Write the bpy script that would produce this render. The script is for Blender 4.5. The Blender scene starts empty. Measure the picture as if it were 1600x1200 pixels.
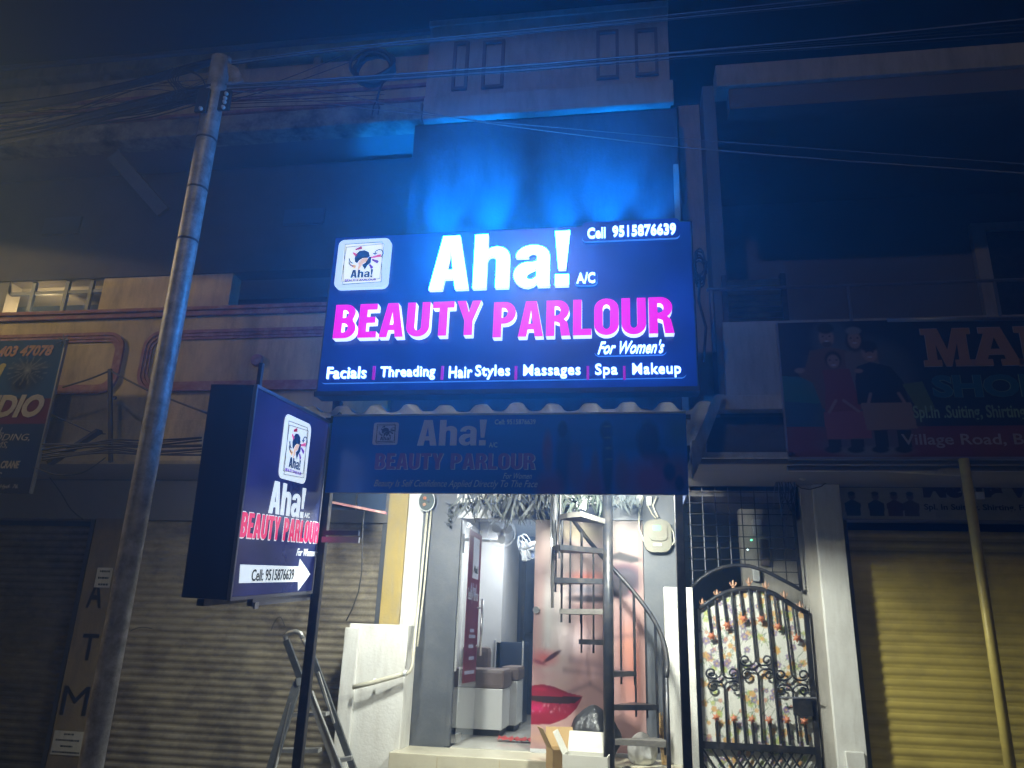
import bpy, bmesh, math, random
import numpy as np
from mathutils import Vector, Matrix

# ------------------------------------------------------------------ camera, world, lights, exposure
S = bpy.context.scene
C = S.collection
F, PITCH, ROLL, YAW, EYE = 1192.3, 0.322983, 0.0355307, 0.158485, 1.6
def _axes():
    cp, sp = math.cos(PITCH), math.sin(PITCH)
    f = Vector((0, cp, sp)); u = Vector((0, -sp, cp)); x = Vector((1, 0, 0))
    x2 = math.cos(ROLL) * x + math.sin(ROLL) * u
    u2 = -math.sin(ROLL) * x + math.cos(ROLL) * u
    Z = Matrix.Rotation(YAW, 3, 'Z')
    return Z @ x2, Z @ u2, Z @ f
AX, AU, AF = _axes()
CAM = Vector((0, 0, EYE))
cd = bpy.data.cameras.new('camera'); cam = bpy.data.objects.new('camera', cd); C.objects.link(cam)
cd.sensor_width = 36; cd.lens = F / 1600 * 36; cd.clip_start = 0.05; cd.clip_end = 500
cam.matrix_world = Matrix(((AX.x, AU.x, -AF.x, 0), (AX.y, AU.y, -AF.y, 0), (AX.z, AU.z, -AF.z, EYE), (0, 0, 0, 1)))
S.camera = cam

w = bpy.data.worlds.new('World'); S.world = w; w.use_nodes = True
nt = w.node_tree; nt.nodes.clear()
sky = nt.nodes.new('ShaderNodeTexSky'); sky.sky_type = 'NISHITA'; sky.sun_disc = False
sky.sun_elevation = math.radians(-4); sky.sun_rotation = math.radians(200)
bg = nt.nodes.new('ShaderNodeBackground'); bg.inputs[1].default_value = 0.004
out = nt.nodes.new('ShaderNodeOutputWorld')
nt.links.new(sky.outputs[0], bg.inputs[0]); nt.links.new(bg.outputs[0], out.inputs[0])

def lamp(name, kind, loc, energy, color, target=None, **kw):
    d = bpy.data.lights.new(name, kind); d.energy = energy; d.color = color
    for k, v in kw.items(): setattr(d, k, v)
    o = bpy.data.objects.new(name, d); C.objects.link(o); o.location = loc
    if target is not None:
        o.rotation_euler = (Vector(target) - Vector(loc)).to_track_quat('-Z', 'Y').to_euler()
    return o
# street lamp up the road on the left (its pole and head are built below)
lamp('street_light_left', 'SPOT', (-9.4, 4.9, 6.7), 440, (1, .74, .33), (-9.4, 4.9001, 0), spot_size=math.radians(158), spot_blend=.05, shadow_soft_size=.10)
# tall street lamp behind the photographer
lamp('street_light_behind', 'SPOT', (-2.0, -4.0, 9.7), 450, (1, .82, .50), (-2.0, -3.999, 0), spot_size=math.radians(166), spot_blend=.05, shadow_soft_size=.12)
# canopy flood lamp on the right; the left one is added to even the light
lamp('canopy_fill_left', 'AREA', (-1.95, 6.22, 2.95), 85, (.97, 1.0, .90), (-2.0, 8.0, 1.0), size=.22)
lamp('canopy_light_right', 'AREA', (-.10, 6.22, 2.88), 140, (.97, 1.0, .88), (.55, 8.0, .9), size=.22)
# added blue spots behind the sign, imitating its glow on the wall
for i_, (x_, e_, tx_) in enumerate(((-2.35, 416, -2.5), (-1.95, 672, -1.9), (-1.35, 736, -1.4), (-.75, 416, -.6), (-.30, 672, -.15), (.15, 272, .3))):
    lamp('added_blue_spot', 'SPOT', (x_, 6.42, 5.0), e_*1.5, (.0, .22, 1), (tx_, 6.96, 6.1), spot_size=math.radians(33), spot_blend=1.0, shadow_soft_size=.02)
# ceiling light inside the parlour
lamp('parlour_light', 'AREA', (-1.2, 9.6, 3.0), 60, (.90, .96, 1), (-1.2, 9.6, 0), size=1.0)
# lamp in the window of the left building
lamp('window_light', 'POINT', (-7.15, 7.70, 5.12), 32, (1, .72, .32), shadow_soft_size=.04)

S.view_settings.view_transform = 'Standard'; S.view_settings.look = 'None'
S.view_settings.exposure = 0; S.view_settings.gamma = 1
try: S.view_settings.use_curve_mapping = False
except Exception: pass
S.cycles.use_denoising = True
S.cycles.max_bounces = 6; S.cycles.volume_bounces = 0; S.cycles.diffuse_bounces = 3; S.cycles.glossy_bounces = 3
S.cycles.transparent_max_bounces = 12

# ------------------------------------------------------------------ helpers
rnd = random.Random(7)
def ray(px, py):
    return AX * ((px - 800) / F) - AU * ((py - 600) / F) + AF
def at(px, py, Y):                      # the point at distance Y seen at a pixel of the photograph
    d = ray(px, py); return CAM + d * (Y / d.y)
def atp(px, py, o, n):
    d = ray(px, py); return CAM + d * ((Vector(o) - CAM).dot(n) / d.dot(n))
def PX(px, py, Y): return at(px, py, Y).x
def PZ(px, py, Y): return at(px, py, Y).z

WO = {}                                  # world origin of every object
def thing(name, label, cat, loc=(0, 0, 0), group=None, kind=None):
    o = bpy.data.objects.new(name, None); C.objects.link(o); o.empty_display_size = .1
    o.location = loc; WO[o.name] = Vector(loc)
    if label: o['label'] = label
    if cat: o['category'] = cat
    if group: o['group'] = group
    if kind: o['kind'] = kind
    return o
def tag(o, label=None, cat=None, group=None, kind=None):
    if label: o['label'] = label
    if cat: o['category'] = cat
    if group: o['group'] = group
    if kind: o['kind'] = kind
    return o
def link(name, me, loc, parent=None, mats=None):
    o = bpy.data.objects.new(name, me); C.objects.link(o)
    o.location = Vector(loc) - (WO[parent.name] if parent else Vector())
    WO[o.name] = Vector(loc)
    if parent: o.parent = parent
    return o
def finish(name, me, mat, parent=None, smooth=False):
    if isinstance(mat, (list, tuple)):
        for m in mat: me.materials.append(m)
    elif mat is not None: me.materials.append(mat)
    n = len(me.vertices)
    co = np.empty(n * 3, np.float32); me.vertices.foreach_get('co', co); co = co.reshape(-1, 3)
    c = (co.min(0) + co.max(0)) / 2; c[2] = co[:, 2].min()
    co -= c; me.vertices.foreach_set('co', co.ravel())
    if smooth: me.polygons.foreach_set('use_smooth', [True] * len(me.polygons))
    me.update()
    return link(name, me, Vector([float(v) for v in c]), parent)
def obj(name, bm, mat, parent=None, smooth=False):
    bmesh.ops.recalc_face_normals(bm, faces=bm.faces)
    me = bpy.data.meshes.new(name); bm.to_mesh(me); bm.free()
    return finish(name, me, mat, parent, smooth)
def inst(src, loc, parent=None, name=None):
    return link(name or src.name.split('.')[0], src.data, loc, parent)
def BM(): return bmesh.new()
def box(bm, x0, x1, y0, y1, z0, z1, bev=0):
    vs = [bm.verts.new(p) for p in [(x0,y0,z0),(x1,y0,z0),(x1,y1,z0),(x0,y1,z0),(x0,y0,z1),(x1,y0,z1),(x1,y1,z1),(x0,y1,z1)]]
    fs = [bm.faces.new([vs[i] for i in q]) for q in [(0,3,2,1),(4,5,6,7),(0,1,5,4),(1,2,6,5),(2,3,7,6),(3,0,4,7)]]
    if bev:
        es = list({e for f in fs for e in f.edges})
        bmesh.ops.bevel(bm, geom=es, offset=bev, segments=1 if bev < .006 else 2, affect='EDGES', profile=.6)
    return bm
def bx(name, mat, parent, x0, x1, y0, y1, z0, z1, bev=0):
    return obj(name, box(BM(), min(x0,x1), max(x0,x1), min(y0,y1), max(y0,y1), min(z0,z1), max(z0,z1), bev), mat, parent)
def tube(bm, pts, r, seg=8, r1=None, caps=True):
    pts = [Vector(p) for p in pts]; rings = []; n = len(pts); ref = None
    for i, p in enumerate(pts):
        t = (pts[min(i+1, n-1)] - pts[max(i-1, 0)]).normalized()
        if ref is None:
            ref = Vector((0,0,1)) if abs(t.z) < .9 else Vector((0,1,0))
        a = t.cross(ref); 
        if a.length < 1e-5: a = t.cross(Vector((1,0,0)))
        a.normalize(); b = t.cross(a).normalized(); ref = a.cross(t).normalized()
        rr = r if r1 is None else r + (r1 - r) * i / (n - 1)
        rings.append([bm.verts.new(p + a * rr * math.cos(k*2*math.pi/seg) + b * rr * math.sin(k*2*math.pi/seg)) for k in range(seg)])
    for i in range(n-1):
        for k in range(seg):
            bm.faces.new((rings[i][k], rings[i][(k+1)%seg], rings[i+1][(k+1)%seg], rings[i+1][k]))
    if caps:
        bm.faces.new(rings[0][::-1]); bm.faces.new(rings[-1])
    return bm
def beam(bm, p, q, w_, d_, up=(0,1,0)):
    p, q = Vector(p), Vector(q); t = (q-p).normalized(); a = t.cross(Vector(up)).normalized(); b = a.cross(t).normalized()
    vs = []
    for c in (p, q):
        for s1, s2 in ((-1,-1),(1,-1),(1,1),(-1,1)): vs.append(bm.verts.new(c + a*s1*w_/2 + b*s2*d_/2))
    for f in [(0,3,2,1),(4,5,6,7),(0,1,5,4),(1,2,6,5),(2,3,7,6),(3,0,4,7)]: bm.faces.new([vs[i] for i in f])
    return bm
def prism(bm, poly, fn, d0, d1):          # poly in 2D, fn(a,b,d) -> 3D
    A = [bm.verts.new(fn(a, b, d0)) for a, b in poly]; B = [bm.verts.new(fn(a, b, d1)) for a, b in poly]
    bm.faces.new(A[::-1]); bm.faces.new(B); n = len(A)
    for i in range(n): bm.faces.new((A[i], A[(i+1)%n], B[(i+1)%n], B[i]))
    return bm
def lathe(bm, prof, c, seg=20, axis='Z'):
    rings = []
    for r_, h in prof:
        rg = []
        for k in range(seg):
            a = 2*math.pi*k/seg
            if axis == 'Z': v = Vector((r_*math.cos(a), r_*math.sin(a), h))
            elif axis == 'Y': v = Vector((r_*math.cos(a), h, r_*math.sin(a)))
            else: v = Vector((h, r_*math.cos(a), r_*math.sin(a)))
            rg.append(bm.verts.new(Vector(c) + v))
        rings.append(rg)
    for i in range(len(rings)-1):
        for k in range(seg): bm.faces.new((rings[i][k], rings[i][(k+1)%seg], rings[i+1][(k+1)%seg], rings[i+1][k]))
    bm.faces.new(rings[0][::-1]); bm.faces.new(rings[-1])
    return bm
def rr_pts(x0, y0, x1, y1, r, n=5):
    P = []
    for cx, cy, a0 in ((x1-r, y1-r, 0), (x0+r, y1-r, 90), (x0+r, y0+r, 180), (x1-r, y0+r, 270)):
        for k in range(n+1):
            a = math.radians(a0 + 90*k/n); P.append((cx + r*math.cos(a), cy + r*math.sin(a)))
    return P

# ------------------------------------------------------------------ materials
def N(nt_, t, **kw):
    n = nt_.nodes.new(t)
    for k, v in kw.items():
        if k in ('operation', 'blend_type', 'data_type', 'attribute_name', 'attribute_type', 'feature', 'wave_type', 'bands_direction'): setattr(n, k, v)
        else: n.inputs[k].default_value = v
    return n
MATS = {}
def mat(name, col, rough=.7, metal=0, var=.25, scale=3.0, dirt=None, dirt_amt=.4, dirt_scale=1.3, bump=.15, bump_scale=40, emit=None, strength=0, stretch=(1,1,1), spec=.5, coat=0, streak=0):
    m = bpy.data.materials.new(name); m.use_nodes = True; t = m.node_tree; b = t.nodes['Principled BSDF']
    geo = t.nodes.new('ShaderNodeNewGeometry')
    mp = t.nodes.new('ShaderNodeMapping'); mp.inputs['Scale'].default_value = stretch
    t.links.new(geo.outputs['Position'], mp.inputs['Vector'])
    n1 = t.nodes.new('ShaderNodeTexNoise'); n1.inputs['Scale'].default_value = scale; n1.inputs['Detail'].default_value = 6; n1.inputs['Roughness'].default_value = .65
    t.links.new(mp.outputs[0], n1.inputs['Vector'])
    r1 = t.nodes.new('ShaderNodeValToRGB')
    lo = [c*(1-var) for c in col]; hi = [min(1, c*(1+var*.7)) for c in col]
    r1.color_ramp.elements[0].position = .3; r1.color_ramp.elements[1].position = .7
    r1.color_ramp.elements[0].color = (*lo, 1); r1.color_ramp.elements[1].color = (*hi, 1)
    t.links.new(n1.outputs['Fac'], r1.inputs['Fac']); colout = r1.outputs['Color']
    if dirt:
        n2 = t.nodes.new('ShaderNodeTexNoise'); n2.inputs['Scale'].default_value = dirt_scale; n2.inputs['Detail'].default_value = 9; n2.inputs['Roughness'].default_value = .75
        if streak:
            mp2 = t.nodes.new('ShaderNodeMapping'); mp2.inputs['Scale'].default_value = (streak, streak, 1)
            t.links.new(geo.outputs['Position'], mp2.inputs['Vector']); t.links.new(mp2.outputs[0], n2.inputs['Vector'])
        else: t.links.new(geo.outputs['Position'], n2.inputs['Vector'])
        r2 = t.nodes.new('ShaderNodeValToRGB'); r2.color_ramp.elements[0].position = .45; r2.color_ramp.elements[1].position = .68
        r2.color_ramp.elements[0].color = (0,0,0,1); r2.color_ramp.elements[1].color = (dirt_amt,)*3 + (1,)
        t.links.new(n2.outputs['Fac'], r2.inputs['Fac'])
        mx = t.nodes.new('ShaderNodeMix'); mx.data_type = 'RGBA'
        t.links.new(r2.outputs['Color'], mx.inputs[0]); t.links.new(colout, mx.inputs[6]); mx.inputs[7].default_value = (*dirt, 1)
        colout = mx.outputs[2]
    t.links.new(colout, b.inputs['Base Color'])
    b.inputs['Roughness'].default_value = rough; b.inputs['Metallic'].default_value = metal; b.inputs['Specular IOR Level'].default_value = spec
    if coat: b.inputs['Coat Weight'].default_value = coat
    if bump:
        n3 = t.nodes.new('ShaderNodeTexNoise'); n3.inputs['Scale'].default_value = bump_scale; n3.inputs['Detail'].default_value = 4
        t.links.new(geo.outputs['Position'], n3.inputs['Vector'])
        bp = t.nodes.new('ShaderNodeBump'); bp.inputs['Strength'].default_value = bump; bp.inputs['Distance'].default_value = .01
        t.links.new(n3.outputs['Fac'], bp.inputs['Height']); t.links.new(bp.outputs[0], b.inputs['Normal'])
    if emit is not None:
        b.inputs['Emission Color'].default_value = (*emit, 1); b.inputs['Emission Strength'].default_value = strength
    MATS[name] = m; return m
def paintmat(name, rough=.5, emis=0, tint=(1,1,1)):
    m = bpy.data.materials.new(name); m.use_nodes = True; t = m.node_tree; b = t.nodes['Principled BSDF']
    a = t.nodes.new('ShaderNodeAttribute'); a.attribute_name = 'paint'
    t.links.new(a.outputs['Color'], b.inputs['Base Color']); b.inputs['Roughness'].default_value = rough
    if emis:
        mx = t.nodes.new('ShaderNodeMix'); mx.data_type = 'RGBA'; mx.blend_type = 'MULTIPLY'; mx.inputs[0].default_value = 1
        t.links.new(a.outputs['Color'], mx.inputs[6]); mx.inputs[7].default_value = (*tint, 1)
        t.links.new(mx.outputs[2], b.inputs['Emission Color']); b.inputs['Emission Strength'].default_value = emis
    MATS[name] = m; return m
def panel_emit(name, col, strength, var=.5, scale=2.2, base=(.02,.03,.1)):
    m = mat(name, base, .25, var=.1, bump=0); t = m.node_tree; b = t.nodes['Principled BSDF']
    geo = t.nodes.new('ShaderNodeNewGeometry'); n = t.nodes.new('ShaderNodeTexNoise'); n.inputs['Scale'].default_value = scale; n.inputs['Detail'].default_value = 1
    t.links.new(geo.outputs['Position'], n.inputs['Vector'])
    r = t.nodes.new('ShaderNodeMapRange'); r.inputs[1].default_value = .3; r.inputs[2].default_value = .7; r.inputs[3].default_value = strength*(1-var); r.inputs[4].default_value = strength*(1+var)
    t.links.new(n.outputs['Fac'], r.inputs[0]); t.links.new(r.outputs[0], b.inputs['Emission Strength'])
    b.inputs['Emission Color'].default_value = (*col, 1)
    return m

mat('ochre_dark', (.20,.15,.07), .85, var=.3, scale=2, dirt=(.08,.06,.04), dirt_amt=.7, dirt_scale=2, bump=.35, streak=4)  # darker copy of ochre: the pillar's shade put into its colour
mat('ochre', (.54,.43,.22), .85, var=.18, scale=2, dirt=(.12,.09,.06), dirt_amt=.55, dirt_scale=1.1, bump=.35, streak=4)
mat('pink_trim', (.27,.10,.105), .8, var=.25, scale=6, dirt=(.5,.42,.36), dirt_amt=.5, dirt_scale=9, bump=.3)
mat('grime', (.30,.28,.22), .9, var=.4, scale=4, dirt=(.02,.02,.02), dirt_amt=.95, dirt_scale=3.5, bump=.6, bump_scale=25)
mat('plaster_grey', (.20,.19,.18), .9, var=.25, scale=2, dirt=(.06,.06,.06), dirt_amt=.5, dirt_scale=1, bump=.3)
mat('plaster_cream', (.45,.43,.38), .85, var=.12, scale=2, dirt=(.16,.14,.12), dirt_amt=.45, dirt_scale=1.6, bump=.25, streak=5)
mat('white_paint', (.76,.76,.72), .75, var=.06, scale=2, dirt=(.38,.34,.28), dirt_amt=.4, dirt_scale=2.5, bump=.25, streak=5)
mat('yellow_paint', (.46,.34,.10), .8, var=.12, scale=3, dirt=(.3,.28,.24), dirt_amt=.6, dirt_scale=2.5, bump=.3, streak=6)
mat('dark_grey_paint', (.085,.095,.11), .5, var=.12, scale=2.5, dirt=(.16,.16,.16), dirt_amt=.35, dirt_scale=5, bump=.15)
mat('slat_grey', (.37,.325,.235), .5, metal=.3, var=.35, scale=4, dirt=(.07,.055,.045), dirt_amt=.95, dirt_scale=1.3, bump=.2, bump_scale=30, stretch=(1,1,3))
mat('slat_olive', (.22,.19,.11), .38, metal=.5, var=.3, scale=5, dirt=(.03,.028,.02), dirt_amt=.8, dirt_scale=2.0, bump=.2, stretch=(1,1,3))
mat('slat_yellow', (.58,.46,.11), .45, metal=.1, var=.15, scale=3, dirt=(.24,.18,.06), dirt_amt=.6, dirt_scale=1.4, bump=.2, stretch=(1,1,3))
mat('galvanised', (.50,.50,.52), .5, metal=.3, var=.35, scale=9, dirt=(.14,.12,.11), dirt_amt=.8, dirt_scale=6, bump=.25, bump_scale=60)
mat('strap_grey', (.10,.10,.11), .5, metal=.5)
mat('strap_dark', (.04,.04,.045), .6, metal=.5)
mat('cable_black', (.018,.018,.02), .55, var=.3, bump=0)
mat('cable_grey', (.20,.205,.22), .5, var=.2, bump=0)
mat('black_metal', (.022,.025,.032), .42, metal=.4, var=.4, scale=12, dirt=(.14,.12,.10), dirt_amt=.45, dirt_scale=9, bump=.15)
mat('steel_bright', (.62,.63,.64), .28, metal=.9, var=.15, scale=12, bump=.05)
mat('aluminium', (.52,.53,.53), .38, metal=.75, var=.25, scale=8, dirt=(.14,.13,.12), dirt_amt=.6, dirt_scale=8, bump=.1)
mat('aluminium_dark', (.10,.11,.12), .5, metal=.5, var=.3, scale=8, dirt=(.3,.3,.3), dirt_amt=.3, dirt_scale=12, bump=.1)
mat('sign_back', (.012,.02,.05), .5, var=.2, bump=.05)
mat('navy_acrylic', (.012,.03,.10), .22, var=.1, bump=0)
mat('rim_grey', (.25,.26,.30), .4, metal=.6, var=.15, bump=.05)
mat('tile_cream', (.62,.58,.44), .25, var=.08, scale=3, dirt=(.35,.31,.22), dirt_amt=.35, dirt_scale=4, bump=.05)
mat('floor_tile', (.60,.58,.50), .12, var=.06, scale=2, bump=.02)
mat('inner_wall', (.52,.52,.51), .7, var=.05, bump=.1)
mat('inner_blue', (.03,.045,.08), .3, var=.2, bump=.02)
mat('mirror_dark', (.05,.07,.11), .08, metal=.6, var=.1, bump=0)
mat('white_laminate', (.72,.74,.73), .25, var=.04, bump=.02)
mat('brown_leather', (.15,.115,.105), .5, var=.2, scale=7, bump=.3, bump_scale=30)
mat('maroon', (.16,.015,.035), .35, var=.1, bump=0)
mat('white_plastic', (.66,.68,.68), .4, var=.06, bump=.03)
mat('red_cloth', (.48,.07,.06), .9, var=.2, scale=20, bump=.5)
mat('pvc', (.62,.60,.48), .5, var=.12, scale=6, dirt=(.3,.22,.13), dirt_amt=.5, dirt_scale=6, bump=.1)
mat('meter_cream', (.15,.147,.10), .45, var=.15, scale=9, dirt=(.16,.12,.08), dirt_amt=.7, dirt_scale=9, bump=.2)
mat('green_glow', (.1,.3,.15), .3, emit=(.25,.9,.35), strength=.35, bump=0)
mat('card_brown', (.46,.31,.14), .85, var=.12, scale=4, bump=.2)
mat('card_white', (.68,.67,.60), .7, var=.05, scale=4, bump=.1)
mat('bag_black', (.03,.032,.036), .32, var=.3, scale=14, bump=.9, bump_scale=22)
mat('bag_white', (.66,.66,.63), .45, var=.1, scale=9, bump=.6, bump_scale=24)
mat('straw', (.45,.30,.13), .9, var=.4, scale=30, bump=.6)
mat('leaf_pale', (.06,.08,.065), .6, var=.5, scale=20, bump=.1)
mat('leaf_silver', (.07,.08,.08), .5, var=.4, scale=20, bump=.1)
mat('terracotta', (.50,.17,.08), .5, var=.3, scale=18, bump=.2)
mat('terracotta_pale', (.45,.25,.15), .5, var=.4, scale=25, bump=.2)
mat('roof_sheet', (.50,.52,.55), .45, metal=.35, var=.15, scale=5, dirt=(.2,.2,.2), dirt_amt=.5, dirt_scale=3, bump=.1)
mat('ink_blue', (.01,.035,.14), .5, bump=0); mat('ink_black', (.012,.012,.014), .5, bump=0)
mat('print_white', (.55,.58,.66), .4, var=.05, bump=0); mat('print_grey', (.42,.44,.60), .4, var=.08, bump=0)
mat('print_purple', (.17,.09,.44), .4, var=.15, bump=0)
mat('print_red_gold', (.36,.16,.07), .4, var=.2, bump=0); mat('print_yellow', (.50,.42,.08), .4, bump=0)
mat('print_brown', (.33,.19,.09), .45, var=.1, bump=0); mat('print_teal', (.02,.10,.13), .45, var=.1, bump=0)
mat('print_green', (.22,.34,.16), .45, bump=0); mat('print_pale', (.36,.33,.28), .45, bump=0)
mat('asphalt', (.05,.05,.05), .9, var=.3, scale=8, bump=.5); mat('pavement', (.22,.21,.19), .9, var=.2, scale=5, bump=.4)
mat('dark_glass', (.02,.03,.05), .08, var=.1, bump=0, spec=.8)
mat('curtain_warm', (.45,.34,.14), .9, var=.5, scale=14, bump=.3, stretch=(3,1,.6)); mat('curtain_pale', (.55,.60,.42), .9, var=.4, scale=14, bump=.3, stretch=(3,1,.6))
mat('bulb', (.9,.9,.8), .3, emit=(1,.95,.75), strength=12, bump=0)
mat('tube_lit', (.9,.9,.9), .3, emit=(.95,.98,1), strength=6, bump=0)
mat('led_green', (.1,.8,.3), .3, emit=(.1,1,.5), strength=6, bump=0); mat('led_white', (.8,.9,1), .3, emit=(.7,.95,1), strength=5, bump=0)
mat('dark_wall', (.05,.045,.045), .9, var=.3, bump=.3)  # wall above the windows: shade put into a near-black colour
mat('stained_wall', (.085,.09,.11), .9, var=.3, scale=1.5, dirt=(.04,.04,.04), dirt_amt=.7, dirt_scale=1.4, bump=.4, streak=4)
# the lit sign: white letters emit added deep blue for the glow and clip to white
mat('lit_white', (.8,.85,.9), .3, emit=(1.3,42,140), strength=1.0, bump=0)
mat('lit_text', (.8,.85,.9), .3, emit=(1.2,2.2,6), strength=1.0, bump=0)
mat('lit_white_side', (.8,.85,.9), .3, emit=(.9,1.1,1.9), strength=1.0, bump=0)
mat('lit_magenta', (.5,0,.4), .3, emit=(.95,.0,.86), strength=1.0, bump=0)
mat('lit_magenta_bar', (.5,0,.4), .3, emit=(.30,.0,.42), strength=1.0, bump=0)
mat('lit_soft', (.8,.8,.8), .3, emit=(.80,.92,.98), strength=.88, bump=0)
mat('lit_soft_red', (.5,.02,.1), .3, emit=(.95,.03,.17), strength=.85, bump=0)
mat('led_blue', (.05,.1,.6), .3, emit=(.0,.24,1.0), strength=120, bump=0)  # for the added strip hidden behind the sign
panel_emit('lit_panel', (.0,.016,.19), 1.0, var=.35)
panel_emit('lit_panel_soft', (.035,.04,.24), .34, var=.55, scale=1.6)
paintmat('painted', .45); paintmat('painted_satin', .55); paintmat('painted_gloss', .22); paintmat('painted_lit', .4, 1.0)
def glassmat():
    m = bpy.data.materials.new('door_glass'); m.use_nodes = True; b = m.node_tree.nodes['Principled BSDF']
    b.inputs['Base Color'].default_value = (.9,.95,.95,1); b.inputs['Roughness'].default_value = .03; b.inputs['Alpha'].default_value = .16
    MATS['door_glass'] = m
glassmat()
M = MATS

# ------------------------------------------------------------------ painting flat print onto fine grids
def mixc(img, mask, col):
    img += mask[..., None] * (np.array(col, np.float32) - img); return img
def ell(U, V, cx, cy, rx, ry, soft=.15, ang=0):
    a = math.radians(ang); du, dv = U-cx, V-cy
    x = (du*math.cos(a) + dv*math.sin(a))/rx; y = (-du*math.sin(a) + dv*math.cos(a))/ry
    return np.clip((1 - np.sqrt(x*x + y*y))/soft, 0, 1)
def seg(U, V, p, q, wd, soft=.3):
    (x0, y0), (x1, y1) = p, q; dx, dy = x1-x0, y1-y0
    t = np.clip(((U-x0)*dx + (V-y0)*dy)/(dx*dx+dy*dy+1e-9), 0, 1)
    d = np.hypot(U-x0-t*dx, V-y0-t*dy); return np.clip((1 - d/wd)/soft, 0, 1)
def polym(U, V, pts):
    ins = np.zeros(U.shape, bool); n = len(pts)
    for i in range(n):
        x0, y0 = pts[i]; x1, y1 = pts[(i+1) % n]
        if y0 == y1: continue
        c = ((y0 > V) != (y1 > V)) & (U < (x1-x0)*(V-y0)/(y1-y0) + x0); ins ^= c
    return ins.astype(np.float32)
def noise2(nx, ny, cells, seed):
    r = np.random.RandomState(seed); o = np.zeros((ny, nx), np.float32); amp = 1; tot = 0
    for k in range(3):
        g = r.rand(cells*2**k+2, cells*2**k+2); ys = np.linspace(0, cells*2**k, ny); xs = np.linspace(0, cells*2**k, nx)
        yi = ys.astype(int); xi = xs.astype(int); fy = (ys-yi)[:, None]; fx = (xs-xi)[None]
        o += amp*((g[yi][:, xi]*(1-fx) + g[yi][:, xi+1]*fx)*(1-fy) + (g[yi+1][:, xi]*(1-fx) + g[yi+1][:, xi+1]*fx)*fy); tot += amp; amp *= .5
    return o/tot
def painting(name, o, u, v, wd, h, nx, ny, fn, material, parent=None, th=.004):
    """a thin sheet whose print is stored per point; o = lower left corner, u/v unit vectors"""
    o, u, v = Vector(o), Vector(u).normalized(), Vector(v).normalized(); n = u.cross(v)
    us, vs = np.linspace(0, 1, nx), np.linspace(0, 1, ny); U, V = np.meshgrid(us, vs)
    col = fn(U.astype(np.float32), V.astype(np.float32)); col = np.clip(col, 0, 1)
    P = np.array(o)[None, None] + U[..., None]*wd*np.array(u) + V[..., None]*h*np.array(v)
    idx = np.arange(nx*ny).reshape(ny, nx)
    fc = np.stack([idx[:-1,:-1], idx[:-1,1:], idx[1:,1:], idx[1:,:-1]], -1).reshape(-1, 4)
    back = [o - n*th, o + u*wd - n*th, o + u*wd + v*h - n*th, o + v*h - n*th]
    verts = [tuple(p) for p in P.reshape(-1, 3)] + [tuple(p) for p in back]; b0 = nx*ny
    cor = [0, nx-1, nx*ny-1, nx*(ny-1)]
    faces = [tuple(int(i) for i in f) for f in fc] + [(b0+3, b0+2, b0+1, b0)] + [(cor[i], b0+i, b0+(i+1)%4, cor[(i+1)%4]) for i in range(4)]
    me = bpy.data.meshes.new(name); me.from_pydata(verts, [], faces)
    at_ = me.color_attributes.new('paint', 'FLOAT_COLOR', 'POINT')
    c4 = np.ones((len(verts), 4), np.float32); c4[:nx*ny, :3] = col.reshape(-1, 3); c4[nx*ny:, :3] = col.reshape(-1, 3).mean(0)
    at_.data.foreach_set('color', c4.ravel())
    return finish(name, me, material, parent)

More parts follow.
